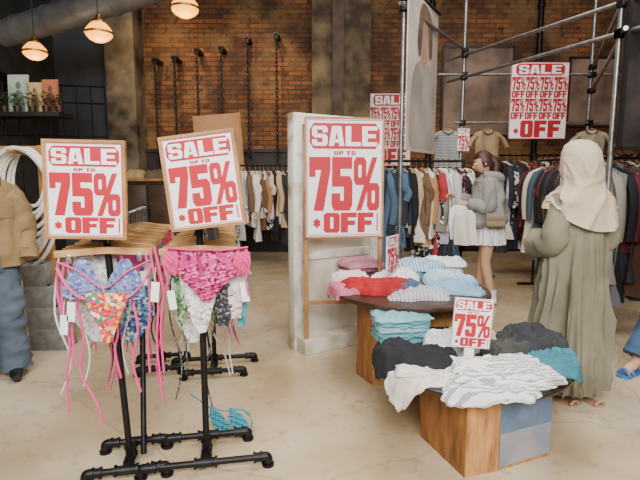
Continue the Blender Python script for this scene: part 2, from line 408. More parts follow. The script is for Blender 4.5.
# ================================================================== PIPE RACKS WITH BIKINIS
def pipe_rack(fr, en, zr, h1, h2, label, brace=False, lean=(0,0,0)):
    t = thing('pipe_rack', label, 'clothes rack', (fr[0],fr[1],0))
    fr = V((fr[0],fr[1],0)); en = V((en[0],en[1],0)); d = (en-fr).normalized(); p = V((d.y,-d.x,0))
    r = .016; up = V((0,0,1)); lean = V(lean)
    def fit(mb, a, b):
        mb.tube([a,b], r*1.4, 12)
        n = (V(b)-V(a)).normalized()
        for q in (V(a),V(b)): mb.tube([q-n*.005,q+n*.005], r*1.75, 12)
    for o, sgn in ((fr,1),(en,-1)):
        mb = MB(); z = up*.048
        for k, hl in ((-.1,h1),(.16,h2)):
            c = o+d*k*sgn+z
            mb.tube([c-p*hl, c+p*hl], r, 10)
            for s in (-1,1):
                e = c+p*hl*s
                fit(mb, e-p*s*.055, e-p*s*.02)
                mb.tube(smooth([e-p*s*.02,e+p*s*.004,e+p*s*.012-up*.012,e+p*s*.012-up*.034],4), r*1.4, 12)
                mb.tube([e+p*s*.012-up*.048, e+p*s*.012-up*.034], r*1.9, 12)
            fit(mb, c-p*.05, c+p*.05)
        mb.tube([o-d*.1*sgn+z, o+d*.16*sgn+z], r, 10); fit(mb, o+z-d*.04, o+z+d*.04)
        mb.build('pipe_base', IRON, t, True)
        mb = MB(); mb.tube([o+z, o+lean+up*zr], r, 10); fit(mb, o+up*.05, o+up*.105); fit(mb, o+lean+up*(zr-.05), o+lean+up*(zr+.02)); mb.build('pole', IRON, t, True)
    mb = MB(); mb.tube([fr+lean+up*zr-d*.06, en+lean+up*zr+d*.03], r, 10); mb.build('rail', IRON, t, True)
    if brace:
        a = fr+d*.02+p*.06+up*.05; b = fr+d*.42+p*.03+up*.95
        mb = MB(); mb.tube([a,b], r*.9, 10); mb.build('brace', IRON, t, True)
    return d, p
HOOKM = M('hook_wire','#b9b6ae',.3,.9)
def clip_hanger(pos, rz, label, group, w=.46, wood=None, dip=.03):
    t = thing('clip_hanger', label, 'hanger', pos, (0,0,rz), group)
    mb = MB(); g = [V((-w/2,0,-.125)), V((-w/4,0,-.125+dip*.45)), V((0,0,-.125+dip)), V((w/4,0,-.125+dip*.45)), V((w/2,0,-.125))]
    mb.loft([[q+V((0,a,b)) for a,b in ((-.006,-.015),(.006,-.015),(.006,.015),(-.006,.015))] for q in smooth(g,4)]); mb.build('bar', wood or WOODL, t)
    mb = MB(); mb.tube([(0,0,-.08),(0,0,-.005)]+[(.021*math.cos(a)-.021+.0,0,.0+.021*math.sin(a)) for a in [i*PI/6 for i in range(0,7)]], .0022, 6); o = mb.build('hook', HOOKM, t)
    o.location = (.02,0,0.0)
    for s in (-1,1):
        mb = MB(); mb.box((s*w*.36,0,-.148),(.022,.02,.042),bev=.003); mb.build('clip', HOOKM, t)
f1 = atZ(131,467); f2 = atZ(207,460)
r1f, r1e = (f1.x,f1.y), (-1.2,3.5)
r2f, r2e = (f2.x,f2.y), (-.79,3.45)
ZR = 1.205; LEAN1 = V((-.06,0,0)); LEAN2 = V((0,0,0))
d1, p1 = pipe_rack(r1f, r1e, ZR, .17, .14, 'black iron pipe rack with bikinis at left, nearest the stacked concrete blocks', True, LEAN1)
d2, p2 = pipe_rack(r2f, r2e, ZR, .29, .2, 'black iron pipe rack whose front hangs a magenta pair of briefs')
random.seed(5)
FLORAL = ramp_mat('red_yellow_floral','voronoi',['#c81f38','#e8b62e','#e04a2e','#d0306e','#c8243c','#f0dcc0','#3a8a6a'],60)
PURP = ramp_mat('lilac_green_print','voronoi',['#6f679a','#5f7fa6','#8a80b8','#6a8a9a','#a89ac8','#4d5a98','#7f86b0'],70)
MAG = ramp_mat('magenta_leopard','voronoi',['#c83478','#b8286a','#a01a54','#e06aa2','#d0407f','#701040','#d8508a'],75)
DARKP = ramp_mat('dark_print','voronoi',['#3a393d','#1e1d21','#5d5a60','#2a292d','#8d8a88','#1c1b20'],95)
GREENP = ramp_mat('green_print','voronoi',['#4d7a52','#7f9f6a','#355a40','#a9b78a','#4d7a52'],75)
WHITEP = ramp_mat('white_print','voronoi',['#dcd8d0','#dcd8d0','#a9b4b8','#e6e2da','#c9a0a8'],80)
BLUEP = ramp_mat('blue_print_swim','voronoi',['#3c5f97','#d8d8d0','#5a86b8','#2c477a','#7fb0c0'],70)
SWP = {'F':FLORAL,'L':PURP,'D':DARKP,'G':GREENP,'W':WHITEP,'B':BLUEP}
CN = {'#d9d4cc':'off-white','#2d2b2e':'charcoal','#e2dcd2':'ivory','#c88aa8':'dusty pink','#3c5f77':'slate blue','#e9e4dc':'white','#20202a':'black','#2fa6ad':'turquoise','#d9d2c8':'ecru','#c94a86':'hot pink','#7b8f9a':'blue grey','#343038':'dark grey','#d6a6b8':'pale pink','#b33a4a':'crimson','#c9a84c':'mustard','#d9743a':'orange','F':'red floral','L':'lilac print','D':'dark printed','G':'green print','W':'pale print','B':'blue print'}
cols1 = ['W','G','#c94a86','B','#c9a84c','#e9e4dc','F','#2fa6ad','L','#20202a','#d9743a','#c88aa8','#e2dcd2','G','D','#d9d2c8','L','#b33a4a','#e9e4dc']
cols2 = ['W','#e9e4dc','#2fa6ad','L','#d6a6b8','D','G','#d9d2c8','B','#c94a86','#e2dcd2','#20202a','W','#7b8f9a','#e9e4dc','#c88aa8','#2d2b2e','F','#e2dcd2']
for (fr, en, d, p, cols, nm, ln, W0) in ((r1f,r1e,d1,p1,cols1,'left',LEAN1,.42),(r2f,r2e,d2,p2,cols2,'right',LEAN2,.365)):
    rz = math.atan2(d.y,d.x)-PI/2
    for i in range(20):
        s = -.045 if i == 0 else (.0+i*.045 if i < 12 else .5+(i-11)*.08)
        pos = V((fr[0],fr[1],ZR))+ln+d*s
        a = rz+random.uniform(-.14,.14) if i else rz
        clip_hanger(pos, a, f'pale wooden clip hanger, {ORD[i]} from the front of the {nm} bikini rack', f'wooden clip hangers on the {nm} bikini rack', random.uniform(.84,.98)*W0 if i else W0, (WOODL,WOODM)[i%2], random.uniform(.015,.04) if i else .012)
        if i:
            c = cols[i-1]; w = random.uniform(.10,.15); Lg = random.uniform(.24,.48) if i < 12 else random.uniform(.2,.32); off = random.choice((-1,1))*random.uniform(.02,.07); kind = i % 3
            m = SWP.get(c) or fab(c)
            t = thing('swimwear_piece', f'{CN[c]} swimwear piece clipped {ORD[i]} from the front of the {nm} bikini rack', 'swimwear', pos, (0,0,a), f'swimwear on the {nm} bikini rack')
            mb = MB(); z0 = -.155
            if kind == 0:
                mb.rows([(z0,off-w,off+w,.004),(z0-.04,off-w*1.02,off+w*1.02,.009),(z0-.09,off-w*.8,off+w*.8,.011),(z0-.15,off-w*.42,off+w*.42,.011),(z0-.2,off-w*.18,off+w*.18,.005)],rip=.008,k=45,seed=i,n=44)
            elif kind == 1:
                mb.rows([(z0,off-w*.6,off+w*.6,.004),(z0-.08,off-w*.75,off+w*.75,.01),(z0-Lg*.45,off-w*.55,off+w*.55,.011),(z0-Lg*.7,off-w*.8,off+w*.8,.011),(z0-Lg*.85,off-w*.5,off+w*.5,.008),(z0-Lg,off-w*.18,off+w*.18,.004)],rip=.012,k=50,seed=i,n=44)
            else:
                for sx in (-1,1):
                    mb.rows([(z0,off+sx*w*.55-.012,off+sx*w*.55+.012,.003),(z0-.05,off+sx*w*.5-w*.22,off+sx*w*.5+w*.22,.008),(z0-.12,off+sx*w*.5-w*.46,off+sx*w*.5+w*.46,.013),(z0-.15,off+sx*w*.5-w*.44,off+sx*w*.5+w*.44,.006)],n=28,rip=.006,k=60,seed=i)
                mb.tube(smooth([(off-w*1.1,0,z0-.1),(off,-.01,z0-.15),(off+w*1.1,0,z0-.1)],5),.005,6)
            mb.build('cloth', m, t)
            for sx in (-1,1,random.choice((-.6,.6))):
                mb = MB(); q = Lg*random.uniform(1.0,1.9); x = off+sx*w*random.uniform(.7,1.1)
                cc = cols[(i+4)%19]
                mb.tube(smooth([(x,0,z0),(x+sx*.03,-.01,z0-q*.4),(x-sx*.02,.01,z0-q*.75),(x+random.uniform(-.04,.04),0,z0-q)],4),.005,6,flat=.4); mb.build('strap', (SWP.get(cc) or fab(cc)) if i % 2 else fab('#d8407c' if nm == 'left' else '#c9b8b4'), t)
            if i % 3 != 1:
                mb = MB(); x = off+random.choice((-1,1))*w*.95; mb.box((x,-.02,z0-.13),(.035,.002,.075),Matrix.Rotation(random.uniform(-.2,.2),3,'Y')); mb.build('price_tag', WHITE, t)
def pxrows(name, mat, rows, Y, rip=.006, k=.16, seed=0, parent=None):
    mb = MB(); mb.rows([(py,a,b,th) for py,a,b,th in rows], rip=rip, k=k, seed=seed, place=lambda x,y,z: atY(x,z,Y)+V((0,y,0)), sub=5, n=60)
    return mb.build(name, mat, parent, parent is not None)
PINK = fab('#d8407c'); CORAL = fab('#e0607f')
YF1 = f1.y-.075
t = thing('bikini','lilac and blue print bikini top with coral band and pink straps, front of left rack','bikini', atY(103,262,YF1))
for a, b in ((60,104),(103,147)):
    m_ = (a+b)/2; o = MB(); o.rows([(py,l,r,th) for py,l,r,th in ((259,m_-4,m_+4,.003),(267,m_-9,m_+9,.01),(277,m_-15,m_+15,.015),(287,m_-20,m_+20,.017),(294,m_-20,m_+20,.013),(299,m_-17,m_+17,.005))], place=lambda x,y,z: atY(x,z,YF1-.03)+V((0,y,0)), rip=.006,k=.5,sub=5,n=44)
    o.build('cup', PURP, t, True)
mb = MB(); mb.tube(smooth([atY(57,268,YF1-.02),atY(66,284,YF1-.05),atY(82,298,YF1-.055),atY(104,295,YF1-.04),atY(126,298,YF1-.055),atY(142,284,YF1-.05),atY(151,266,YF1-.02)],5),.008,6,flat=.6)
mb.tube(smooth([atY(57,262,YF1-.02),atY(80,272,YF1-.05),atY(104,288,YF1-.055),atY(127,272,YF1-.05),atY(150,260,YF1-.02)],5),.0055,6,flat=.6)
mb.build('band', CORAL, t, True)
for pts in ([(64,262),(62,300),(70,345),(67,380),(69,412)],[(76,300),(84,340),(81,372),(98,405),(102,425)],[(146,255),(150,300),(148,340),(150,372)],[(150,250),(158,300),(157,345),(163,398)],[(132,298),(138,330),(133,362),(141,392)],[(58,262),(57,290),(63,318)],[(154,246),(163,290),(161,330),(164,372)],[(67,262),(74,300),(72,330),(77,365)],[(110,298),(118,330),(115,350),(121,378)]):
    mb = MB(); mb.tube(smooth([atY(x,y,YF1-.015+.01*math.sin(y)) for x,y in pts],6),.0058,6,flat=.4); mb.build('strap', PINK, t, True)
for x, y in ((64,325),(155,292),(71,312)):
    mb = MB(); q = atY(x,y,YF1-.05); mb.box(q,(.036,.002,.09),Matrix.Rotation(.1,3,'Y')); mb.tube([q+V((0,0,.05)),q+V((.004,.01,.11))],.0012,4); mb.build('price_tag', WHITE, t, True)
o = pxrows('bikini_briefs', FLORAL, [(293,86,127,.005),(299,85,128,.01),(308,88,125,.012),(318,94,120,.012),(330,100,116,.009),(342,104,113,.004)], YF1-.06, rip=.006, k=.4)
tag(o,'red, yellow and pink floral bikini briefs hanging below the lilac top','bikini')
YF2 = f2.y-.075
t = thing('bikini_briefs','magenta leopard print briefs with tied waist, front of right bikini rack','bikini', atY(206,250,YF2))
pxrows('brief_panel', MAG, [(249,168,246,.005),(255,167,247,.01),(264,171,243,.013),(273,177,237,.015),(282,185,228,.015),(291,194,219,.012),(300,201,212,.005)], YF2-.03, parent=t, rip=.008, k=.5)
mb = MB(); mb.tube(smooth([atY(166,248,YF2-.04),atY(190,250,YF2-.05),atY(206,250,YF2-.052),atY(225,250,YF2-.05),atY(248,247,YF2-.04)],5),.007,6,flat=.6); mb.build('waistband', PINK, t, True)
for s, xs in ((-1,(164,178)),(1,(235,250))):
    pxrows('side_frill', PINK, [(252,xs[0],xs[1],.005),(262,xs[0]-2,xs[1]+1,.01),(275,xs[0]+2+(s<0)*4,xs[1]-1-(s>0)*5,.005)], YF2-.045, rip=.01, k=1.0, parent=t)
for pts in ([(167,250),(163,262),(168,278),(165,292)],[(246,249),(250,262),(246,280),(249,296)],[(167,251),(171,265),(166,275)],[(247,250),(244,262),(251,274)]):
    mb = MB(); mb.tube(smooth([atY(x,y,YF2-.045) for x,y in pts],5),.006,6,flat=.45); mb.build('waist_tie', PINK, t, True)
for x, y in ((245,292),(172,300)):
    mb = MB(); q = atY(x,y,YF2-.03); mb.box(q,(.035,.002,.09),Matrix.Rotation(-.12,3,'Y')); mb.tube([q+V((0,0,.045)),q+V((.004,.01,.1))],.0012,4); mb.build('price_tag', WHITE, t, True)
for i, (mat, rows, lab, dy) in enumerate((
    (WHITEP, [(266,178,216,.004),(285,180,218,.01),(304,186,214,.012),(320,192,210,.009),(332,198,206,.004)], 'pale printed swim briefs hanging just behind the magenta briefs',.005),
    (fab('#d9d0cb','#c98fa8'), [(262,226,244,.004),(285,227,245,.01),(303,229,243,.012),(318,232,241,.004)], 'pale pink lace swim piece at right edge of right bikini rack',.02),
    (fab('#2c6f78','#57a3a6'), [(262,234,247,.004),(285,234,249,.01),(308,236,247,.01),(326,238,246,.004)], 'teal mesh swim piece at far right of right bikini rack',.04),
    (DARKP, [(270,212,236,.004),(288,213,237,.01),(306,215,233,.012),(326,219,229,.004)], 'dark printed swim piece behind the right side of magenta briefs',.025),
    (GREENP, [(262,172,190,.004),(285,171,190,.01),(303,174,187,.01),(322,178,184,.004)], 'green print swim piece at left edge of right bikini rack',.02))):
    o = pxrows('swimwear', mat, rows, YF2+dy, seed=i+3, rip=.01, k=.4); tag(o, lab, 'swimwear')
t = thing('fallen_bikini','turquoise striped bikini fallen across the low pipe base by the floor','bikini', atZ(230,438))
TUR = ramp_mat('turquoise_stripe','wave',['#1f7f90','#5fb3b8','#17566a'],22)
for c in (219,238):
    mb = MB(); mb.rows([(py,l,r,th) for py,l,r,th in ((408,c-9,c-6,.003),(415,c-9,c+4,.005),(423,c-8,c+10,.006),(431,c-2,c+13,.005),(436,c+6,c+11,.003))], place=lambda x,y,z: atY(x,z,2.5)+V((0,y,0)), rip=.008,k=.5,sub=4); mb.build('cup', TUR, t, True)
for pts in ([(190,394),(202,402),(212,409)],[(245,412),(252,420),(250,436)],[(224,436),(236,441),(250,437)],[(210,407),(224,411),(240,409),(250,414)],[(212,412),(206,424),(214,434),(228,437)],[(228,416),(234,428),(230,438)]):
    mb = MB(); mb.tube(smooth([atY(x,y,2.515) for x,y in pts],5),.004,6); mb.build('strap', TUR, t, True)
c = atY(87,236,f1.y-.11); t = thing('sale_sign','wood-framed red and white sale sign above left bikini rack','sign', c, (-.02,.02,.03)); sign_parts(t, .328, .405, WOOD)
mb = MB(); mb.box((.03,.05,.0),(.03,.09,.06)); mb.build('sign_clip', IRON, t)
c = atY(209,225,f2.y-.11); t = thing('sale_sign','tilted wood-framed sale sign above right bikini rack with magenta briefs','sign', c, (-.02,-.12,-.06)); sign_parts(t, .32, .40, WOOD)
mb = MB(); mb.box((0,.05,-.03),(.03,.09,.08)); mb.build('sign_clip', IRON, t)
# ================================================================== FREESTANDING PANEL + EASEL SIGN
a = atZ(293,353); b = V((.5, 4.22, 0)); ang = math.atan2(b.y-a.y, b.x-a.x); W = (b-a).length
t = thing('door_panel','worn white-painted freestanding door panel behind the tall easel sale sign','panel', (a+b)/2+V((.01,.07,0)), (0,0,ang))
PH = 1.93
MB().box((0,.045,PH/2+.01),(W-.02,.05,PH-.04)).build('panel_board', M('worn_panel','#d6cdba',.75,0,'#a08760',3,.3,20,detail=10,lo=.44,hi=.72,stretch=(1,1,.6)), t)
for sx in (-1,1):
    mb = MB(); mb.box((sx*(W/2-.035),.035,PH/2),(.085,.1,PH),bev=.006); mb.build('stile', CREAMP, t)
MB().box((0,.04,PH-.045),(W-.16,.09,.09),bev=.006).build('top_rail', CREAMP, t)
MB().box((0,.04,.78),(W-.16,.08,.07),bev=.005).build('mid_rail', CREAMP, t)
MB().box((.02,-.02,.06),(W+.02,.3,.12),bev=.008).build('plinth', M('pale_plinth','#e2dbca',.65,0,'#b9aa8a',5,detail=9), t)
mb = MB(); mb.tube([(-W/2+.11,.02,.95),(-W/2+.11,-.0,.95),(-W/2+.11,-.0,1.06),(-W/2+.11,.02,1.06)],.008,8); mb.build('handle', IRON, t)
YS = 3.78
tl = atY(306,119,YS); br = atY(382,236,YS)
w = br.x-tl.x; h = tl.z-br.z; zz = br.z
t = thing('easel_sign','large sale sign on a wooden easel in front of white door panel','sign', (0.5*(tl.x+br.x), YS, 0), (0,0,.12))
sign_parts(t, w, h, WOOD)
for o in list(t.children): o.location.z += zz
for sx in (-1,1):
    mb = MB(); mb.box((sx*w/2,.035,(zz+.35)/2+.06),(.032,.03,zz+.23),bev=.003); mb.build('leg', WOOD, t)
MB().box((0,.035,.42),(w,.022,.03)).build('cross_bar', WOOD, t)
# ================================================================== TABLES
TZ1 = .42; tc1 = V((.84,2.62,0)); R1 = .54
t = thing('display_table','low round black table on faceted plywood base, nearest the camera','table', tc1)
MB().lathe([(.0,-.022),(R1-.006,-.022),(R1,-.016),(R1,-.005),(R1-.006,0),(0,0)], n=64).build('table_top', M('black_gloss','#1a1613',.25,0,'#2a201a',6), t).location = (0,0,TZ1)
A,B,Cc,D = atZ(421,436),atZ(465,478),atZ(498,471),atZ(547,456)
ped = [(A.x,A.y),(B.x,B.y),(Cc.x,Cc.y),(D.x,D.y),(1.2,2.75),(.95,2.98),(.62,2.85)]
MB().prism(ped,0,TZ1-.022).build('pedestal', PLY, t, True)
def facepanel(p, q, z0, z1, o, name, mat, i0=.0, i1=1.0):
    p = V((p[0],p[1],0)); q = V((q[0],q[1],0)); d = (q-p); n = V((d.y,-d.x,0)).normalized()*o
    a = p+d*i0+n; b = p+d*i1+n; mb = MB(); up = V((0,0,1))
    mb.loft([[a+up*z0,b+up*z0,b+up*z1,a+up*z1],[a-n*1.2+up*z0,b-n*1.2+up*z0,b-n*1.2+up*z1,a-n*1.2+up*z1]]); return mb.build(name, mat, t, True)
facepanel(ped[0],ped[1],.0,TZ1-.022,.004,'side_board',PLY_SHADED)
facepanel(ped[2],ped[3],.02,TZ1-.022,.004,'photo_print',M('blue_print','#8292ab',.5,0,'#56697f',2.6,lo=.4,hi=.6),.0,1.02)
facepanel(ped[2],ped[3],.02,.19,.0055,'print_ground',M('print_sand','#a59a94',.5,0,'#7d7f8c',4),.0,1.02)
TZ2 = .62; tc2 = V((.66,3.46,0)); R2 = .57
t = thing('display_table','taller round dark wood table behind, piled with red, pink and pale clothes','table', tc2)
MB().lathe([(.0,-.03),(R2-.006,-.03),(R2,-.022),(R2,-.006),(R2-.006,0),(0,0)], n=64).build('table_top', M('brown_table','#4a3020',.4,0,'#2c1c12',7), t).location = (0,0,TZ2)
ped2 = [(.27,3.36),(.36,3.17),(.60,3.2),(.94,3.22),(1.02,3.45),(.92,3.75),(.5,3.8),(.3,3.65)]
MB().prism(ped2,0,TZ2-.03).build('pedestal', PLY, t, True)
facepanel(ped2[0],ped2[1],.0,TZ2-.03,.004,'side_board',PLY_SHADED)
facepanel(ped2[1],ped2[2],.0,.13,.03,'kick_board',WOODL)
# ---- clothes on the tables
T1 = (tc1.x,tc1.y,R1,TZ1); T2 = (tc2.x,tc2.y,R2,TZ2)
G1 = 'clothes on the near round table'; G2 = 'clothes on the far round table'
def pile(name, mat, px, py, tb, rx, ry, h, seed, label, cat, rot=0, fold=.028, lobes=.22, z0=0):
    c = atZ(px, py, tb[3])
    mb = MB(); mb.heap((c.x,c.y,tb[3]+.001+z0), rx*1.06, ry*1.06, h*.82, seed, rot, fold*.85, None if z0 else tb, lobes*1.15)
    return tag(mb.build(name, mat, sharp=75), label, cat, G1 if tb is T1 else G2)
def stack(name, mats, px, py, tb, w, d, h, rot, labs, cat, seed, z0=0):
    c = atZ(px, py, tb[3]); z = tb[3]+.001+z0
    for i, (m, lab) in enumerate(zip(mats, labs)):
        random.seed(seed+i)
        mb = MB(); mb.folded((c.x+random.uniform(-.02,.02),c.y+random.uniform(-.02,.02),z), w*random.uniform(.9,1.06), d*random.uniform(.9,1.06), h, rot+random.uniform(-.2,.2), seed+i)
        tag(mb.build(name, m, sharp=60), lab, cat, G1 if tb is T1 else G2); z += h*1.02
STR = ramp_mat('cream_stripe','wave',['#e6e1d9','#e6e1d9','#cfc9c0','#a8a29c'],8, axis='Y')
STR2 = ramp_mat('white_stripe','wave',['#e4e1db','#e4e1db','#9a9ca2'],11, axis='Y')
BST = ramp_mat('blue_stripe_shirt','wave',['#a9c2d0','#a9c2d0','#6f93ab'],12, axis='X')
GST = ramp_mat('grey_stripe_tee','wave',['#b0b0b2','#d4d2ce','#8b8b92'],12, axis='X')
stack('folded_trousers',[fab('#5f98a2','#4b8490'),fab('#78a9b0','#5a919b'),fab('#8fbac0','#74a3ab'),fab('#6ba3ac','#558d97')],402,338,T1,.33,.25,.034,.25,
      ['deep teal folded trousers at the bottom of the neat teal stack','second teal folded trousers up in the neat teal stack','third pale teal folded trousers in the neat teal stack','fourth teal folded trousers up in the neat teal stack'],'trousers',11)
pile('teal_trousers', fab('#86b4ba','#6b9ea7'), 401,338,T1,.18,.13,.035,2.7,'pale teal trousers crumpled on top of the neat teal stack','trousers',.2,.026,.2,.14)
pile('cream_blouse', fab('#e0d7cb','#cdbfae'), 420,379,T1,.22,.11,.035,2.1,'cream shirt spread flat under the black jumper','shirt',.1,.02)
stack('folded_shirt',[fab('#e6dfd4','#d3c8b8')],426,374,T1,.32,.2,.024,.06,['ivory folded shirt directly under the black jumper'],'shirt',51,.02)
pile('black_jumper', fab('#131316','#202024'), 414,365,T1,.22,.14,.14,3.2,'black knit jumper crumpled on the near table left of small sign','jumper',-.1,.034)
stack('folded_shirt',[STR2,STR],503,381,T1,.46,.26,.024,.1,['striped folded shirt lowest in the front striped pile','cream striped folded shirt in the middle of front striped pile'],'shirt',61)
pile('striped_shirt', STR2, 500,380,T1,.23,.125,.045,4.4,'white striped shirt crumpled on top of the front striped pile','shirt',.12,.034,.24,.046)
pile('striped_tee', STR2, 492,392,T1,.2,.09,.04,4.9,'white striped tee spilling over the near table front rim','tee',.05,.03,.3)
pile('white_shirt', fab('#e3dfd9','#cfc9c2'), 466,374,T1,.15,.1,.075,5.1,'plain white shirt tucked beside the front striped pile','shirt',-.2,.034)
pile('grey_hoodie', fab('#343436','#28282a'), 532,350,T1,.2,.17,.16,6.2,'charcoal grey hoodie heaped near the woman in the long robe','hoodie',.3,.04)
pile('teal_shirt', fab('#3b7984','#2f6872'), 552,366,T1,.17,.14,.075,7.3,'teal shirt hanging at the right edge of near table','shirt',-.3,.034)
pile('dark_scarf', fab('#45443f','#302f2b'), 506,354,T1,.13,.13,.125,8.1,'dark olive folded garment right of the small near sign','garment',.0,.034)
pile('white_knit', fab('#e2e0dc','#b9c3c9'), 448,350,T1,.14,.13,.12,18.2,'white garment squeezed behind the small near sign','garment',.0,.034)
pile('beige_cardigan', fab('#b8a78c','#9d8c72'), 470,346,T1,.17,.12,.13,25.2,'beige cardigan at the back of near table behind small sign','cardigan',.3,.034)
PST = ramp_mat('pink_stripe','wave',['#e2d2cc','#c47c86','#e2d2cc'],10)
pile('rose_shirt', fab('#c97083','#b05a6e'), 346,290,T2,.16,.14,.055,17.4,'rose pink shirt slipping over the far table left rim','shirt',.5,.026,.3)
pile('pink_striped_shirt', PST, 351,284,T2,.16,.13,.11,9.1,'pink striped shirt over the rose one on far table','shirt',.4,.034,.26)
pile('red_jumper', fab('#b3161e','#8f1018'), 377,291,T2,.24,.14,.11,10.4,'bright red jumper crumpled at far table front','jumper',-.1,.036,.28)
stack('folded_shirt',[fab('#744650','#5f3842'),fab('#9a5f66','#80505a')],361,274,T2,.3,.25,.036,.25,['dark mauve folded shirt low at the back left of far table','dusty mauve folded shirt mid stack on far table'],'shirt',81)
pile('mauve_shirt', fab('#b87b88','#9c6672'), 360,274,T2,.17,.14,.06,11.2,'pale mauve shirt crumpled on top at far table back left','shirt',.2,.034,.24,.074)
pile('white_tee', fab('#e4e0da','#d2ccc4'), 393,283,T2,.17,.12,.13,12.5,'white tee lying over the red jumper on far table','tee',.1,.034,.26)
stack('folded_denim',[fab('#6f94ac','#5c8098'),fab('#84a7ba','#6489a2')],418,277,T2,.32,.26,.038,.2,['mid blue folded denim lowest in the far table denim stack','second light blue folded denim in the far table denim stack'],'jeans',41)
pile('denim_shirt', BST, 418,277,T2,.19,.15,.07,13.3,'pale blue striped shirt crumpled on top of far denim stack','shirt',.3,.036,.24,.078)
pile('sky_blue_shirt', fab('#8fb2c4','#7095ad'), 454,291,T2,.2,.14,.075,14.1,'sky blue shirt slipping over the far table right edge','shirt',-.2,.034,.28)
pile('ice_blue_shirt', fab('#b4ccd6','#94b1be'), 448,284,T2,.17,.13,.125,14.9,'palest blue shirt behind the sky blue one on far table','shirt',.2,.036,.25)
pile('grey_tee', GST, 418,297,T2,.22,.13,.065,15.2,'light grey striped tee hanging at the far table front edge','tee',.1,.03,.28)
pile('dark_blue_tee', fab('#4a6078','#394e66'), 403,292,T2,.14,.1,.105,15.9,'dusk blue tee between red jumper and grey tee on far table','tee',.5,.034,.26)
stack('folded_blouse',[fab('#cfcac4','#bcb6ae'),fab('#e6e4e0','#d3cfc9')],443,273,T2,.27,.23,.036,-.1,['oatmeal folded blouse lowest at back right of far table','white folded blouse mid stack at back right of far table'],'blouse',111)
pile('white_blouse', fab('#dfe3e6','#c6ccd0'), 443,273,T2,.16,.13,.06,16.3,'cool white blouse crumpled on top at back right of far table','blouse',-.1,.034,.25,.074)
pile('blue_jeans', fab('#557796','#41607c'), 388,270,T2,.17,.12,.17,21.4,'mid blue jeans at the very back of far table','jeans',.2,.034)
c = atY(467,357,2.5)
t = thing('small_sale_sign','small sale sign standing among clothes on near table','sign', (c.x,2.46,TZ1+.105), (-.05,.07,-.03)); sign_parts(t, .205, .265, None)
MB().box((0,.012,-.02),(.05,.016,.2)).build('sign_stem', WHITE, t)
c = atY(392,272,3.5)
t = thing('small_sale_sign','narrow angled sale sign standing on far table','sign', (c.x,3.5,TZ2+.1), (0,0,1.0)); sign_parts(t, .2, .28, None)
MB().box((0,.012,.0),(.05,.016,.2)).build('sign_stem', WHITE, t)
# ================================================================== RACK GARMENTS
CNAME = {'#e8e3da':'white','#d9cdb8':'cream','#b9b7b3':'light grey','#c2a883':'beige','#8e9aa6':'blue grey','#6a4a33':'brown','#a57a4c':'tan','#3b2a20':'dark brown','#1b1a1c':'black','#2b3442':'navy','#2f4a50':'dark teal','#43545f':'slate','#a78b67':'camel','#cdd8dc':'pale blue','#34343a':'charcoal','#5a1f2a':'maroon','#a32a30':'red','#56708c':'denim blue','#2f3d2f':'dark green','#7b3040':'wine','#8a8378':'taupe','#d8b7b4':'blush','#6e6e72':'mid grey','P1':'mono patterned','P2':'navy striped','P3':'red floral','P4':'brown checked'}
PAT = {'P1':ramp_mat('mono_pattern','voronoi',['#d8d4cc','#1c1b1e','#2c2b2e','#e2ded6','#1c1b1e'],30),'P2':ramp_mat('navy_pattern','wave',['#d2cec6','#2b3442','#2b3442'],14,axis='Z'),'P3':ramp_mat('floral_pattern','voronoi',['#7b2030','#1d1a1e','#a32a30','#d8b7b4','#1d1a1e'],28),'P4':ramp_mat('check_pattern','wave',['#6a4a33','#a78b67','#3b2a20'],16,axis='DIAGONAL')}
def garment(pos, rz, col, kind, L, seed, label, group, wide=.21, mat=None):
    t = thing({'shirt':'hanging_shirt','dress':'hanging_dress','coat':'hanging_coat'}[kind], label, kind, pos, (0,0,rz), group)
    m = mat or PAT.get(col) or fab(col)
    th = .024 if kind != 'coat' else .034
    mb = MB(); wide *= random.uniform(.8,1.1)
    r1, r2 = random.uniform(-.03,.03), random.uniform(-.04,.04)
    fl = .06 if kind == 'dress' else .02
    mb.rows([(-.085,-.055,.055,.016),(-.105,-.12,.12,.022),(-.15,-wide,wide,.026),(-.3,-wide*.96+r1,wide*.96+r1,th),(-L*.5,-wide*.88+r1,wide*.88+r2,th*1.1),(-L*.75,-wide*.96+r2,wide*.96+r1,th),(-L,-wide-fl+r2,wide+fl+r2,th*1.15)],n=36,rip=.028,k=38+random.uniform(-8,8),seed=seed)
    mb.build('body', m, t)
    if kind in ('shirt','coat'):
        for s in (-1,1):
            mb = MB(); sl = min(L*.85,.62) if seed % 3 else .34
            mb.tube(smooth([(s*(wide-.03),0,-.16),(s*(wide+.03),.01,-.3),(s*(wide+.035),-.02+r1*.6,-.2-sl*.5),(s*(wide+.02),-.012+r2*.5,-.12-sl)],4),[.046,.05,.045,.047,.04],12,flat=.7); mb.build('sleeve', m, t)
    mb = MB(); mb.tube([(-.18,0,-.145),(0,0,-.075),(.18,0,-.145)],.006,6)
    mb.tube([(0,0,-.075),(0,0,-.012)]+[(.02-.02*math.cos(a),0,.004+.018*math.sin(a)) for a in [i*PI/6 for i in range(7)]],.003,5)
    mb.build('hanger', WOODL if seed % 2 else IRON, t)
    return t
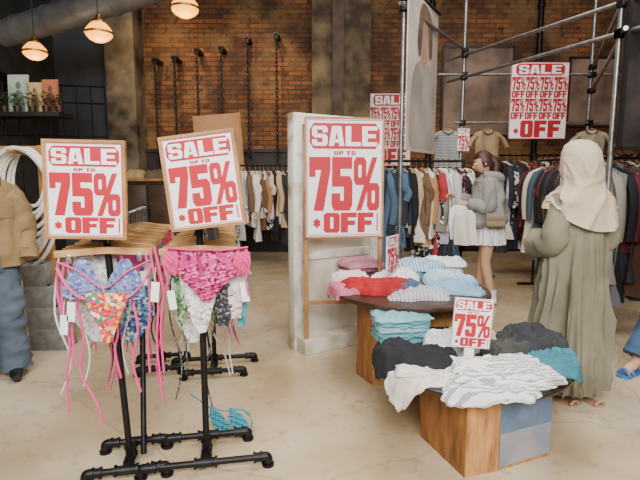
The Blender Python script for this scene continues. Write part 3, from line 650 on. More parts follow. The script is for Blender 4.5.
def rail_rack(label, a, b, z, ft=.2):
    a = V(a); b = V(b)
    t = thing('clothes_rail', label, 'clothes rail', (a.x,a.y,0))
    mb = MB(); mb.tube([V((a.x,a.y,z)),V((b.x,b.y,z))],.014,8); mb.build('rail', IRON, t, True)
    d = (b-a).normalized(); p = V((d.y,-d.x,0))
    for q in (a,b):
        mb = MB(); mb.tube([V((q.x,q.y,.02)),V((q.x,q.y,z+.015))],.016,8); mb.build('post', IRON, t, True)
        mb = MB(); c = V((q.x,q.y,.02)); mb.tube([c-p*ft,c+p*ft],.018,8); mb.build('foot', IRON, t, True)
def fill(a, b, z, cols, kinds, lens, where, group, seed0, endword='left', jit=.14, turn=0, yaw=.14):
    a = V((a[0],a[1],z)); b = V((b[0],b[1],z)); n = len(cols); d = (b-a)
    ang = math.atan2(d.y,d.x)+PI/2+turn
    for i, col in enumerate(cols):
        kind = kinds[i%len(kinds)]; L = lens[i%len(lens)]
        random.seed(seed0*101+i)
        p = a+d*((i+.7+random.uniform(-.35,.35))/(n+.4))
        garment(p, ang+random.uniform(-yaw,yaw), col, kind, L*random.uniform(1-jit*1.5,1+jit*.6), seed0*31+i, f'{CNAME[col]} {kind} on the {where}, {ORD[i]} from its {endword} end', group)
xa, xb = atY(219,172,7.9).x, atY(293,172,7.9).x
rail_rack('black rail of pale clothes beneath the left brick wall',(xa,7.9,0),(xb,7.9,0),1.62)
fill((xa,7.9),(xb,7.9),1.62,['#34343a','#8a8378','#3b2a20','#1b1a1c','#c2a883','#e8e3da','#d9cdb8','P2','#b9b7b3','#e8e3da','#8e9aa6','#e8e3da','P4','#d9cdb8','#e8e3da','#c2a883','#e8e3da','#b9b7b3','#6a4a33','#e8e3da','#a57a4c','P1','#d8b7b4','#1b1a1c','#c2a883','#e8e3da','#3b2a20','#c2a883','#34343a','#e8e3da','#6a4a33','#1b1a1c'],
     ('shirt','dress','coat','dress'),(.95,1.15,1.05,1.2,.85),'pale back left rail','clothes on the left back rail',2,turn=.3)
xa, xb = atY(378,168,5.8).x, atY(464,168,5.8).x
rail_rack('black clothes rail of denim and camel clothes beside the woman in skirt',(xa,5.8,0),(xb,5.8,0),1.62,.15)
fill((xa,5.8),(xb,5.8),1.62,['#2b3442','#56708c','#43545f','P2','#34343a','#2b3442','#56708c','#8e9aa6','#1b1a1c','#c2a883','P4','#d9cdb8','#6a4a33','#c2a883','#a57a4c','#e8e3da','P1','#8a8378','#a32a30','#cdd8dc','#e8e3da','#34343a','#b9b7b3','#56708c','P3','#d9cdb8','#1b1a1c','#e8e3da'],
     ('shirt','coat','shirt','dress'),(1.0,1.2,.9,1.28,1.08),'centre rail','clothes on the centre rail',3,turn=.5,yaw=.25)
xa, xb = atY(494,160,6.95).x, atY(652,160,6.95).x
rail_rack('long black rail of dark clothes under big grid sale poster',(xa,6.95,0),(xb,6.95,0),1.74)
fill((xa,6.95),(xb,6.95),1.74,['#1b1a1c','#34343a','#e8e3da','P1','#2b3442','#5a1f2a','#1b1a1c','#d9cdb8','P3','#1b1a1c','#a32a30','#34343a','#1b1a1c','#e8e3da','#2f3d2f','#1b1a1c','#34343a','#7b3040','P1','#34343a','#8e9aa6','#1b1a1c','P2','#e8e3da','#1b1a1c','#8a8378','P3','#34343a','#a32a30','#1b1a1c','#e8e3da','#43545f','#1b1a1c','P1','#56708c','#1b1a1c','#5a1f2a','#34343a','#d9cdb8','#1b1a1c','P4','#2b3442','#1b1a1c','#e8e3da','#7b3040','#1b1a1c'],
     ('dress','coat','dress','shirt','coat'),(1.48,1.38,1.3,1.15,1.25,1.45),'long back right rail','clothes on the right back rail',4,turn=.35)
ra, rb = (2.84,4.95), (2.84,6.3)
rail_rack('black rail of coats at right behind the robed woman',(*ra,0),(*rb,0),1.64)
fill(ra,rb,1.64,['#8a8378','#6a4a33','#a57a4c','#3b2a20','P4','#1b1a1c','#34343a','#6a4a33','#1b1a1c','#7b3040','#1b1a1c','#43545f','P3','#d9cdb8','#1b1a1c','#5a1f2a'],('shirt','coat','coat'),(.7,.95,1.15,1.35,1.42,1.3,1.4),'right hand coat rail','coats on the right hand rail',6,'near')
rail_rack('short black rail of grey and burgundy coats at the right edge',(2.5,4.4,0),(3.6,4.4,0),1.6,.16)
fill((2.5,4.4),(3.6,4.4),1.6,['#8a8378','#6e6e72','#1b1a1c','#5a1f2a','#34343a','#6a4a33','P1','#1b1a1c','#7b3040','#2b3442','#1b1a1c','#a57a4c','#34343a','#6e6e72','#1b1a1c','#5a1f2a','P3','#1b1a1c'],('coat','dress','coat','shirt'),(1.12,1.3,1.25,.9),'right edge rail','coats on the right edge rail',8,turn=.35)
# ================================================================== SCAFFOLD
t = thing('scaffold_frame','galvanised steel scaffold of poles and rails at the right','scaffold',(1.0,4.9,0))
def polet(mb, a, b, r=.022): mb.tube([V(a),V(b)],r,10)
pA = atY(401,150,4.9); pB = atY(462,120,6.5); pC = atY(588,120,6.5); pD = atY(613,120,3.98)
for p in (pA,pB,pC,pD):
    mb = MB(); polet(mb,(p.x,p.y,0),(p.x,p.y,4.2)); mb.build('pole', STEEL, t, True)
    mb = MB(); mb.lathe([(0,0),(.07,0),(.07,.008),(.03,.012),(.03,.05),(0,.05)],(p.x,p.y,0),16); mb.build('base_plate', STEEL, t, True)
def rail(p, q, z, e=.12, zb=None):
    a = V((p.x,p.y,z)); b = V((q.x,q.y,z if zb is None else zb)); d = (b-a).normalized()
    mb = MB(); polet(mb,a-d*e+V((0,-.05,0)),b+d*e+V((0,-.05,0)),.018); mb.build('rail', STEEL, t, True)
    for c in (a,b):
        mb = MB(); mb.box(c+V((0,-.025,0)),(.07,.1,.07),bev=.01); mb.build('clamp', IRON, t, True)
rail(pA,pB,3.05); rail(pB,pC,2.14); rail(pB,pC,2.75,.35); rail(pC,pD,2.55); rail(pC,pD,2.85)
rail(pB,pD,2.72,.5,2.55); rail(pB,pD,3.0,.5,2.78)
rail(pA,V((pA.x+.5,pA.y-.05,0)),3.15,.25)
POST = M('faded_print','#cdc2b6',.5,0,'#a8998c',1.4,lo=.4,hi=.6)
a = atY(405,150,4.82); a2 = atY(434,150,5.7)
t = thing('hanging_banner','tall faded photo banner hung on the scaffold beside the pole','banner',(a.x,a.y,a.z))
z1 = 3.25
mb = MB(); n = V((a2.y-a.y,-(a2.x-a.x),0)).normalized()*.006
P = [V((a.x,a.y,a.z)),V((a2.x,a2.y,a.z)),V((a2.x,a2.y,z1)),V((a.x,a.y,z1))]
mb.loft([[p+n for p in P],[p-n for p in P]]); mb.build('print', POST, t, True)
up = V((0,0,1))
def onban(u, v): return P[0].lerp(P[1],u)+up*v
def banshape(name, out, mat, e):
    for sg in (1,-1):
        mb = MB(); q = [onban(u,v*1.5+.03) for u,v in out]; q = smooth(q,4,True); mb.loft([[x_+n*sg*e for x_ in q],[x_+n*sg*(e+.15) for x_ in q]]); mb.build(name, mat, t, True)
banshape('printed_figure',[(.1,.02),(.5,.015),(.92,.02),(.95,.3),(.88,.5),(.68,.6),(.46,.61),(.22,.54),(.1,.35)],M('print_clothing','#8f8780',.5,0,'#b3a89d',2.2,lo=.38,hi=.62),1.2)
banshape('printed_head',[(.42,.58),(.62,.58),(.69,.72),(.66,.86),(.54,.93),(.42,.86),(.38,.72)],M('print_skin','#bd9a86',.5,0,'#a07c68',3),1.4)
banshape('printed_hair',[(.36,.62),(.42,.74),(.45,.85),(.55,.88),(.64,.82),(.68,.66),(.78,.68),(.76,.9),(.56,.985),(.37,.95),(.28,.72)],M('print_hair','#7d6857',.5,0,'#574537',4),1.6)
mb = MB(); mb.tube([P[3]-V((.03,0,0)),P[2]+V((.03,0,0))],.016,8); mb.build('hanging_bar', IRON, t, True)
a = atY(618,148,3.86); t = thing('dark_banner','tall dark framed photo panel hanging at the upper right edge','banner',(a.x,3.86,a.z))
mb = MB(); mb.box((a.x+.45,3.86,a.z+.95),(.9,.02,1.9)); mb.build('panel', M('dark_panel','#1c1818',.35,0,'#4a3f3b',1.8,lo=.42,hi=.66), t, True)
mb = MB()
for xx in (a.x,a.x+.9): mb.box((xx,3.85,a.z+.95),(.022,.04,1.93))
for z in (a.z,a.z+1.9): mb.box((a.x+.45,3.85,z),(.9,.04,.022))
mb.build('frame', M('dark_frame','#0f0e0e',.4), t, True)
def gridposter(x0,y0,x1,y1,Y,label):
    a = atY(x0,y1,Y); b = atY(x1,y0,Y)
    t = thing('grid_sale_poster',label,'poster',((a.x+b.x)/2,Y,a.z)); sign_parts(t,b.x-a.x,b.z-a.z,None,style='grid')
    mb = MB(); mb.tube([(-(b.x-a.x)/2-.02,0.012,b.z-a.z),((b.x-a.x)/2+.02,0.012,b.z-a.z)],.012,8); mb.build('top_bar', IRON, t)
    return t
gridposter(508,62,570,139,6.38,'largest grid sale poster hanging over the long right rail')
gp = gridposter(369,93,412,166,9.27,'grid sale poster on back wall, partly behind the scaffold pole and banner')
c = atY(463,151,6.40); t = thing('small_sale_sign','small sale sign fixed to scaffold pole above the woman in skirt','sign',c); sign_parts(t,.155,.29,None)
MB().box((0,.04,.2),(.03,.07,.03)).build('bracket', IRON, t)
SN = ramp_mat('navy_stripe_tee','wave',['#b9b6af','#4c5460','#b9b6af','#3b434f'],16,axis='Z')
def tee(px, mat, lab, seed):
    q = atY(px,124,6.45); t = thing('hanging_tee',lab,'tee',(q.x,6.45,2.14),(0,0,random.uniform(-.2,.2)),'tees hung facing out on the scaffold')
    mb = MB(); mb.rows([(-.1,-.07,.07,.012),(-.115,-.12,.12,.02),(-.15,-.19,.19,.024),(-.24,-.17,.17,.03),(-.4,-.16,.16,.03),(-.58,-.175,.175,.034)],n=48,rip=.016,k=34,seed=seed); mb.build('body', mat, t)
    for s in (-1,1):
        mb = MB(); mb.tube(smooth([(s*.15,0,-.165),(s*.215,-.005,-.22),(s*.265,-.005,-.31)],4),[.05,.06,.064],14,flat=.5); mb.build('sleeve', mat, t)
    mb = MB(); mb.tube(smooth([(-.075,-.012,-.1),(-.05,-.026,-.135),(0,-.032,-.15),(.05,-.026,-.135),(.075,-.012,-.1)],4),.009,8); mb.build('neckband', M('neck_dark','#3a322b',.8), t)
    mb = MB(); mb.tube([(-.18,0,-.14),(0,0,-.075),(.18,0,-.14)],.006,6); mb.tube([(0,0,-.075),(0,0,-.012)]+[(.02-.02*math.cos(a),0,.004+.018*math.sin(a)) for a in [i*PI/6 for i in range(7)]],.003,5); mb.build('hanger', WOODL, t)
tee(448,SN,'navy and white striped tee hung facing out on scaffold rail',1)
tee(488,fab('#a08562','#8a7050'),'tan tee hung facing out right of striped tee on scaffold',2)
tee(592,fab('#b8ac96','#a29680'),'cream tee hung facing out at the right end of scaffold rail',3)
for x0,y0,x1,y1,lab in ((441,47,514,136,'faded brown photo print on the back wall left of grid poster'),(566,58,616,126,'faded brown photo print on back wall right of grid poster')):
    a = atY(x0,y1,9.26); b = atY(x1,y0,9.26)
    t = thing('wall_print',lab,'print',((a.x+b.x)/2,9.26,a.z)); w,h = b.x-a.x,b.z-a.z
    MB().box((0,0,h/2),(w,.02,h)).build('print', M('brown_print','#937a68',.6,0,'#4f3d33',1.3,lo=.38,hi=.62,detail=6), t)
    mb = MB()
    for s in (-1,1): mb.box((s*w/2,-.01,h/2),(.04,.04,h+.04))
    for z in (0,h): mb.box((0,-.01,z),(w,.04,.04))
    mb.build('frame', DWOOD, t)
for px, lab in ((432,'dark drain pipe running up back wall behind the banner'),(541,'dark drain pipe running up back wall behind largest grid poster')):
    x = atY(px,40,9.15).x; mb = MB(); mb.tube([(x,9.2,0),(x,9.2,5.2)],.05,10)
    for z in (1.5,3,4.5): mb.tube([(x,9.2,z),(x,9.2,z+.08)],.065,10)
    tag(mb.build('drain_pipe', IRON), lab, 'pipe')
# ================================================================== PEACH BOARD, CABINET, CHAINS
a = atY(195,157,8.4); b = atY(241,113,8.4)
t = thing('peach_board','blank peach coloured board standing on the dark wood cabinet','board',((a.x+b.x)/2,8.62,1.416),(-.12,-.08,0)); w,h = b.x-a.x,b.z-1.416
MB().box((0,0,h/2+.03),(w,.03,h)).build('board', M('peach','#b98a63',.6,0,'#a5744e',2), t)
for s in (-1,1): MB().box((s*w/2,-.005,h/2+.03),(.04,.04,h)).build('edge_strip', WOOD, t)
t = thing('wood_cabinet','long dark wood cabinet under the brick wall behind bikini racks','cabinet',(-2.5,8.75,0))
MB().box((0,0,.72),(2.2,.5,1.3)).build('body', DWOOD, t); MB().box((0,-.01,1.39),(2.3,.56,.05),bev=.006).build('top', WOOD, t)
for i in range(4):
    o = MB().box((-.81+i*.54,-.262,.72),(.5,.025,1.15),bev=.005).build('door', M('cabinet_door','#4a3323',.5,0,'#35241a',5), t)
    MB().tube([(-.62+i*.54,-.275,.8),(-.62+i*.54,-.295,.8),(-.62+i*.54,-.295,.95),(-.62+i*.54,-.275,.95)],.008,6).build('handle', IRON, o)
for s in (-1,1): MB().box((s*.95,0,.035),(.1,.4,.07)).build('foot', DWOOD, t)
for i,(x,c) in enumerate(((-3.3,'#b59a6a'),(-2.95,'#6b5a44'))):
    mb = MB(); mb.heap((x,8.7,1.416),.17,.15,.16,30+i,.1,.03,R=20,N=60); tag(mb.build('folded_garment', fab(c)), ('sand','olive brown')[i]+' folded garment on the dark wood cabinet','garment','garments on the cabinet')
chains = ((150,62,172),(170,60,140),(193,52,176),(218,50,150),(245,40,152),(275,36,166))
for i,(px,ya,yb) in enumerate(chains):
    p = atY(px,ya,8.7); q = atY(px,yb,8.7); Lc = p.z-max(q.z,1.75)
    t = thing('wall_chain',f'black chain hanging before the left brick wall, {ORD[i]} from left','chain',(p.x,8.95,p.z-Lc),(0,0,0),'chains before the left brick wall')
    mb = MB(); n = int(Lc/.075)
    for k in range(n):
        zc = k*.075+.04; pts = [(math.cos(a)*.022,0,zc+math.sin(a)*.05) for a in [j*2*PI/8 for j in range(8)]]
        if k % 2: pts = [(0,x,z) for x,_,z in pts]
        mb.tube(pts,.011,5,closed=True)
    mb.build('links', BLACK, t)
    mb = MB(); mb.box((0,.16,Lc+.1),(.1,.38,.05)); mb.box((0,.0,Lc+.06),(.06,.06,.1),bev=.01); mb.build('bracket', IRON, t)
    mb = MB(); mb.tube(smooth([(0,0,0),(0,0,-.06),(.04,0,-.1),(.06,0,-.06)],4),.012,6); mb.build('hook', IRON, t)
# ================================================================== PENDANTS + DUCT
GLOW = M('lit_glass','#f0a840',.3,0,emit='#ff9a2a',estr=3.0); BRASS = M('brass','#8a6a35',.35,.9)
for i,(px,py,Y,lab) in enumerate(((35,52,6.2,'leftmost ribbed glass pendant lamp, hanging lowest'),(99,33,5.4,'middle ribbed glass pendant lamp of the three'),(185,8,5.2,'rightmost ribbed glass pendant lamp, cropped at the top'))):
    p = atY(px,py,Y)
    t = thing('pendant_lamp',lab,'lamp',p,(0,0,0),'pendant lamps')
    MB().tube([(0,0,.16),(0,0,ZC-p.z)],.007,6).build('cord', BLACK, t)
    MB().lathe([(0,.19),(.02,.19),(.03,.15),(.06,.13),(.065,.1),(0,.1)],n=20).build('cap', BRASS, t)
    mb = MB(); prof = [(.06,.11),(.085,.09),(.125,.04),(.138,0),(.132,-.03),(.1,-.065),(.055,-.09),(.0,-.1)]
    mb.lathe(prof,n=48,ripple=.03,rk=12); mb.build('shade', GLOW, t)
    MB().lathe([(.14,-.012),(.147,-.006),(.147,.006),(.14,.012)],n=40).build('shade_band', BRASS, t)
    L = bpy.data.lights.new('pendant_light','POINT'); L.energy = 16; L.color = (1,.72,.38); L.shadow_soft_size = .15
    lo = bpy.data.objects.new('pendant_light',L); C.objects.link(lo); lo.location = p+V((0,0,-.3))
a = atY(4,34,6.95); b = atY(165,-16,6.3)
mb = MB(); mb.tube([a,b],.18,24)
d = (b-a)
for k in range(5):
    c = a+d*(k+.5)/5; mb.tube([c,c+d.normalized()*.03],.19,24)
mb.tube([b,b+V((.25,-.1,.35))],.18,24)
tag(mb.build('air_duct', M('duct_grey','#67686a',.5,.3,'#525355',4)),'grey round ventilation duct crossing the upper left corner','duct')
# ================================================================== UPPER LEFT LEDGE
t = thing('high_ledge','black ledge with railing high on the left wall','ledge',(-4.2,7.0,2.2))
MB().box((-4.25,7.0,2.3),(1.29,.4,.06)).build('shelf_board', BLACK, t, True)
for z in (2.05,2.55,2.8):
    MB().tube([(-4.88,7.22,z),(-3.3,7.6,z)],.014,6).build('rail', IRON, t, True)
for i in range(9):
    q = V((-4.86,7.22,0)).lerp(V((-3.3,7.6,0)),i/8); MB().tube([(q.x,q.y,1.2),(q.x,q.y,2.82)],.012,6).build('railing_post', IRON, t, True)
for i,(x0,y0,x1,y1,c1,c2,lab) in enumerate(((8,58,26,97,'#a5bdb2','#5b6f68','green grey photo board with a figure, leftmost on high ledge'),(27,66,40,97,'#c4aa84','#6f5a44','brown photo board with a figure, middle on high ledge'),(42,63,56,97,'#a8664c','#5a3a2e','rust photo board with a figure, rightmost on high ledge'))):
    a = atY(x0,y1,6.98); b = atY(x1,y0,6.98); w,h = b.x-a.x,b.z-a.z
    t = thing('photo_board',lab,'picture',((a.x+b.x)/2,6.98,2.335),(-.06,0,0),'photo boards on the ledge')
    MB().box((0,0,h/2),(w,.015,h)).build('print', M('pr'+c1,c1,.6,0,c2,3,lo=.42,hi=.75), t)
    mb = MB(); mb.prism([(-w*.28,0),(w*.28,0),(w*.26,h*.4),(w*.1,h*.55),(-w*.1,h*.55),(-w*.26,h*.4)],-.001,.002)
    mb.ball((0,h*.68,0),(w*.13,h*.1,.003)); bmesh.ops.rotate(mb.bm,cent=(0,0,0),matrix=Matrix.Rotation(PI/2,3,'X'),verts=mb.bm.verts); bmesh.ops.translate(mb.bm,vec=(0,-.01,0.02),verts=mb.bm.verts)
    mb.build('printed_figure', M('figure'+c2,c2,.6), t)
LEAF = M('dark_leaf','#36452a',.6,0,'#56693a',8); random.seed(3)
for i,px in enumerate((4,17,32,46,59)):
    q = atY(px,104,6.86)
    t = thing('ledge_plant',f'small dark trailing plant on the high ledge, {ORD[i]} from left','plant',(q.x,6.86,2.331),(0,0,0),'plants on the high ledge')
    MB().lathe([(0,0),(.045,0),(.055,.08),(.05,.08),(.0,.07)],n=14).build('pot', DWOOD, t)
    mb = MB()
    for k in range(60):
        a = random.uniform(0,2*PI); r = random.uniform(.03,.13); z = random.uniform(.04,.2)
        c = V((math.cos(a)*r,math.sin(a)*r*.6-.02,.06+z)); u = V((math.cos(a),math.sin(a)*.6,random.uniform(-.3,.6))).normalized()*.05; s = u.cross(V((0,0,1))).normalized()*.018
        mb.quad(c-u*.5,c+s,c+u*.8,c-s)
    mb.build('foliage', LEAF, t)
# ================================================================== LEFT FOREGROUND: frame, rope coil, blocks
t = thing('wooden_frame','wooden upright display frame behind the jacket mannequin','frame',(-2.85,4.25,0))
for x in (-3.35,-2.42): MB().box((x,4.25,.85),(.07,.07,1.7),bev=.004).build('upright', WOOD, t, True)
for z in (1.66,.75): MB().box((-2.885,4.25,z),(.86,.06,.07),bev=.004).build('cross_rail', WOOD, t, True)
MB().tube([(-2.5,4.25,1.62),(-2.5,3.9,1.64)],.014,8).build('peg', WOOD, t, True)
t = thing('rope_coil','bundle of thick white rope loops hanging on the wooden frame','rope',(-2.5,4.08,.9))
ROPE = M('white_rope','#f3eee2',.6,0,'#e2dbc9',30,.3,80)
random.seed(4)
for k in range(9):
    r = .2+.027*k; dx = random.uniform(-.02,.02)
    ry = r*1.2; c = V((-2.5+dx,4.18-k*.026,1.655+.012-ry+random.uniform(-.01,.0))); MB().tube([c+V((math.cos(a)*r*.72,.015*math.sin(3*a+k),math.sin(a)*ry)) for a in [j*2*PI/40 for j in range(40)]],.0165,8,closed=True).build('loop', ROPE, t, True)
CB = M('concrete_block','#8d8a84',.9,0,'#75726c',14,.5,60)
c0 = atZ(36,353)
for i in range(4):
    mb = MB(); w,d,h = .36,.19,.178
    for (cx,cy,sx,sy) in ((0,-d/2+.016,w,.032),(0,d/2-.016,w,.032),(-w/2+.016,0,.032,d-.06),(w/2-.016,0,.032,d-.06),(0,0,.03,d-.06)): mb.box((cx,cy,h/2),(sx,sy,h),bev=.003)
    o = mb.build('concrete_block', CB); o.location = (c0.x+.04-.055*i,c0.y+.15,i*.1785); o.rotation_euler = (0,0,.05*(i-1.5)+.1)
    tag(o, ('bottom grey concrete block of the stepped stack beside mannequin','second lowest grey concrete block of the stepped stack','third grey concrete block up in the stepped stack','topmost grey concrete block of the stepped stack')[i],'block','stacked concrete blocks')
# ================================================================== PEOPLE
def skin_mesh(Vd, E, root, lev=2):
    names = list(Vd); idx = {n:i for i,n in enumerate(names)}
    me = bpy.data.meshes.new('sk'); me.from_pydata([Vd[n][0] for n in names],[(idx[a],idx[b]) for a,b in E],[])
    ob = bpy.data.objects.new('sk',me); C.objects.link(ob)
    ob.modifiers.new('s','SKIN'); sm = ob.modifiers.new('u','SUBSURF'); sm.levels = lev
    sk = me.skin_vertices[0].data
    for n in names:
        r = Vd[n][1]; sk[idx[n]].radius = (r,r) if not isinstance(r,tuple) else r
        sk[idx[n]].use_root = (n == root)
    dg = bpy.context.evaluated_depsgraph_get(); dg.update()
    out = bpy.data.meshes.new_from_object(ob.evaluated_get(dg)); bpy.data.objects.remove(ob); return out
def hand(mb, w, d, nrm, side=1, curl=.5):
    w = V(w); d = V(d).normalized(); nrm = V(nrm); nrm = (nrm-d*nrm.dot(d)).normalized(); s = d.cross(nrm)*side
    rings = []
    for k,(t,hw,ht) in enumerate(((-.02,.024,.02),(.02,.03,.016),(.06,.038,.015),(.085,.037,.012))):
        rings.append([w+d*t+s*math.cos(a)*hw+nrm*math.sin(a)*ht for a in [j*2*PI/12 for j in range(12)]])
    mb.loft(rings)
    for k,(o,L) in enumerate(((-.028,.062),(-.01,.072),(.01,.075),(.029,.066))):
        p = w+d*.075+s*o; pts = [p]; a = 0
        for seg in (.42,.33,.25):
            a += curl; q = (d*math.cos(a)+nrm*math.sin(a))*L*seg; pts.append(pts[-1]+q)
        mb.tube(pts,[.0092,.0088,.008,.006],8)
    p = w+d*.02+s*.026; t1 = (s*.75+d*.6+nrm*.35).normalized(); t2 = (s*.25+d*.85+nrm*.45).normalized()
    mb.tube([p,p+t1*.035,p+t1*.035+t2*.03,p+t1*.035+t2*.052],[.012,.0105,.0095,.007],8)
def head(mb, c, R, s=1.0):
    tmp = bmesh.new(); bmesh.ops.create_uvsphere(tmp,u_segments=28,v_segments=20,radius=1)
    for v in tmp.verts:
        x,y,z = v.co; jaw = max(0,-z)
        X = x*.073*(1-.32*jaw**1.5); Y = y*.093; Z = z*.112
        if y < 0:
            f = max(0,-y)
            Y -= .012*jaw*f
            if abs(x) < .5: Y += .006*math.exp(-((z-.1)/.12)**2)*f*min(1,abs(x)*3)
            Y -= .026*math.exp(-(x/.13)**2)*math.exp(-((z+.18)/.15)**2)*f
            Y -= .012*math.exp(-(x/.12)**2)*math.exp(-((z-.02)/.2)**2)*f
            Y -= .007*math.exp(-(x/.28)**2)*math.exp(-((z+.5)/.09)**2)*f
        else: Y *= 1.06
        v.co = V((X,Y,Z))*s
    tmp.transform(Matrix.Translation(V(c))@R.to_4x4()); me = bpy.data.meshes.new('h'); tmp.to_mesh(me); tmp.free(); mb.mesh(me)
    for sx in (-1,1):
        mb.ball(V(c)+R@V((sx*.074,.008,-.005))*s,V((.012,.02,.032))*s,R,10,8)
def face_parts(t, c, R, s=1.0):
    c = V(c)
    for sx in (-1,1):
        o = MB().ball(c+R@V((sx*.03,-.083,.008))*s,.0115*s,None,12,8).build('eye', M('eye_white','#e9e4de',.2), t)
        MB().ball(c+R@V((sx*.03,-.0935,.008))*s,.0055*s,None,10,6).build('iris', M('iris','#2a1a10',.2), o)
        MB().tube([c+R@V((sx*.014,-.091,.03))*s,c+R@V((sx*.03,-.094,.036))*s,c+R@V((sx*.048,-.085,.03))*s],.003*s,6).build('eyebrow', M('brow','#2b1a12',.8), t)
    MB().tube([c+R@V((-.022,-.1,-.056))*s,c+R@V((0,-.107,-.054))*s,c+R@V((.022,-.1,-.056))*s],[.003,.0055,.003],8).build('mouth', M('lips','#9c5048',.5), t)
def hairshell(c, R, s=1.0, back=.0):
    tmp = bmesh.new(); bmesh.ops.create_uvsphere(tmp,u_segments=28,v_segments=20,radius=1)
    kill = [v for v in tmp.verts if v.co.y < -.35 and v.co.z < .45 or (v.co.z < -.55 and v.co.y < .2)]
    bmesh.ops.delete(tmp,geom=kill,context='VERTS')
    for v in tmp.verts:
        x,y,z = v.co; k = 1+.03*math.sin(14*x+6*z)
        v.co = V((x*.083*k,y*(.106 if y > 0 else .1)*k,z*.122))*s
    r = bmesh.ops.solidify(tmp,geom=tmp.faces[:],thickness=.006)
    tmp.transform(Matrix.Translation(V(c))@R.to_4x4()); me = bpy.data.meshes.new('h'); tmp.to_mesh(me); tmp.free(); return me
def body(t, J, headc, HR, mat=SKIN, hands=True, headless=False, curl=.6):
    Vd = {'pelvis':((0,0,.86),(.12,.09)),'waist':(J.get('waist',(0,0,1.0)),(.105,.08)),'chest':(J.get('chest',(0,0,1.18)),(.12,.09)),'neckbase':(J.get('neckbase',(0,.005,1.33)),(.06,.055)),'neck':(J.get('neck',(0,-.005,1.42)),.048)}
    E = [('pelvis','waist'),('waist','chest'),('chest','neckbase'),('neckbase','neck')]
    for s in ('L','R'):
        Vd['sh'+s] = (J['sh'+s],.05); Vd['el'+s] = (J['el'+s],.037); Vd['wr'+s] = (J['wr'+s],.025)
        Vd['hip'+s] = (J['hip'+s],.088); Vd['kn'+s] = (J['kn'+s],.055); Vd['ca'+s] = (tuple(V(J['kn'+s]).lerp(V(J['an'+s]),.35)),.055); Vd['an'+s] = (J['an'+s],.036); Vd['toe'+s] = (J['toe'+s],(.038,.024))
        E += [('neckbase','sh'+s),('sh'+s,'el'+s),('el'+s,'wr'+s),('pelvis','hip'+s),('hip'+s,'kn'+s),('kn'+s,'ca'+s),('ca'+s,'an'+s),('an'+s,'toe'+s)]
    mb = MB().mesh(skin_mesh(Vd,E,'pelvis'))
    if not headless: head(mb,headc,HR)
    if hands:
        for s,sd in (('L',1),('R',-1)):
            d = V(J['wr'+s])-V(J['el'+s]); hand(mb,J['wr'+s],J.get('hd'+s,d),J.get('hn'+s,(0,0,-1)),sd,curl)
    b = mb.build('body', mat, t, sharp=60)
    if not headless: face_parts(t,headc,HR)
    return b
def tubeloft(rows, n=40, fold=0, k=9, seed=0, wr=0):
    mb = MB(); rr = []
    for a,b in zip(rows,rows[1:]):
        for j in range(5):
            t = j/5; rr.append([p+(q-p)*t for p,q in zip(a,b)])
    rr.append(list(rows[-1])); m = len(rr); rings = []
    for i,(z,rx,ry,cx,cy) in enumerate(rr):
        f = fold*(i/m)**.8; ring = []
        for j in range(n):
            a = 2*PI*j/n; w = 1+f*(math.sin(k*a+seed+.8*math.sin(i*.12))*.6+.5*math.sin((k*1.0-4)*a+seed*2+.05*i))
            if wr: w += wr*noise.noise(V((math.cos(a)*2.2,math.sin(a)*2.2,z*9+seed)))
            ring.append(V((cx+rx*w*math.cos(a),cy+ry*w*math.sin(a),z)))
        rings.append(ring)
    mb.loft(rings,True,True); return mb
def wrinkle(mb, amp, f=14):
    for v in mb.bm.verts:
        q = v.co; r = (1-abs(noise.noise(V((q.x*f*.6,q.y*f*.6,q.z*f)))))**3
        v.co = q+V((q.x,q.y,0)).normalized()*amp*(r-.4) if V((q.x,q.y,0)).length > 1e-4 else q
    return mb
I3 = Matrix.Identity(3)
# ---- robed woman, seen from behind
pf = atZ(572,403)
t = thing('person','person in long olive grey robe and beige headscarf, standing by near table, back turned','person',(pf.x,pf.y+.1,0),(0,0,math.radians(200)))
HR = Matrix.Rotation(math.radians(15),3,'Z')@Matrix.Rotation(.12,3,'X')
J = dict(shL=(.15,.0,1.3),elL=(.225,.05,1.04),wrL=(.15,-.16,1.02),shR=(-.15,0,1.3),elR=(-.22,.04,1.04),wrR=(-.12,-.16,1.0),
         hipL=(.08,0,.84),knL=(.075,-.01,.46),anL=(.07,.09,.075),toeL=(.08,-.07,.03),hipR=(-.08,0,.84),knR=(-.075,0,.46),anR=(-.085,.15,.075),toeR=(-.105,.0,.03),
         hdL=(-.5,-.8,.0),hdR=(.8,-.6,0.05),hnL=(0,-.3,-1),hnR=(0,-.3,-1))
body(t,J,(0,-.02,1.505),HR)
ROBE = soft('#7f7861','#6c6650')
rows = [(1.36,.07,.065,0,0),(1.33,.125,.085,0,.005),(1.28,.172,.11,0,.01),(1.15,.194,.134,0,.01),(.98,.2,.15,0,.01),(.75,.21,.16,0,.01),(.45,.222,.17,0,.015),(.2,.236,.18,0,.015),(.09,.242,.186,0,.015)]
mb = MB(); rr = []
for a_,b_ in zip(rows,rows[1:]):
    for j in range(6): rr.append([p+(q-p)*j/6 for p,q in zip(a_,b_)])
rr.append(list(rows[-1])); rings = []
for i,(z,rx,ry,cx,cy) in enumerate(rr):
    f = min(1,max(0,(1.28-z)/.7)); ring = []
    for j in range(160):
        a = 2*PI*j/160
        g = (1-abs(noise.noise(V((math.cos(a)*3.2,math.sin(a)*3.2,z*.6)))))**5
        g2 = (1-abs(noise.noise(V((math.cos(a)*1.7+5,math.sin(a)*1.7,z*3.0)))))**5
        w = 1+f*.32*(g-.35)+.16*f*(g2-.3)+.05*f*math.sin(6*a+z)
        ring.append(V((cx+rx*w*math.cos(a),cy+ry*w*math.sin(a),z)))
    rings.append(ring)
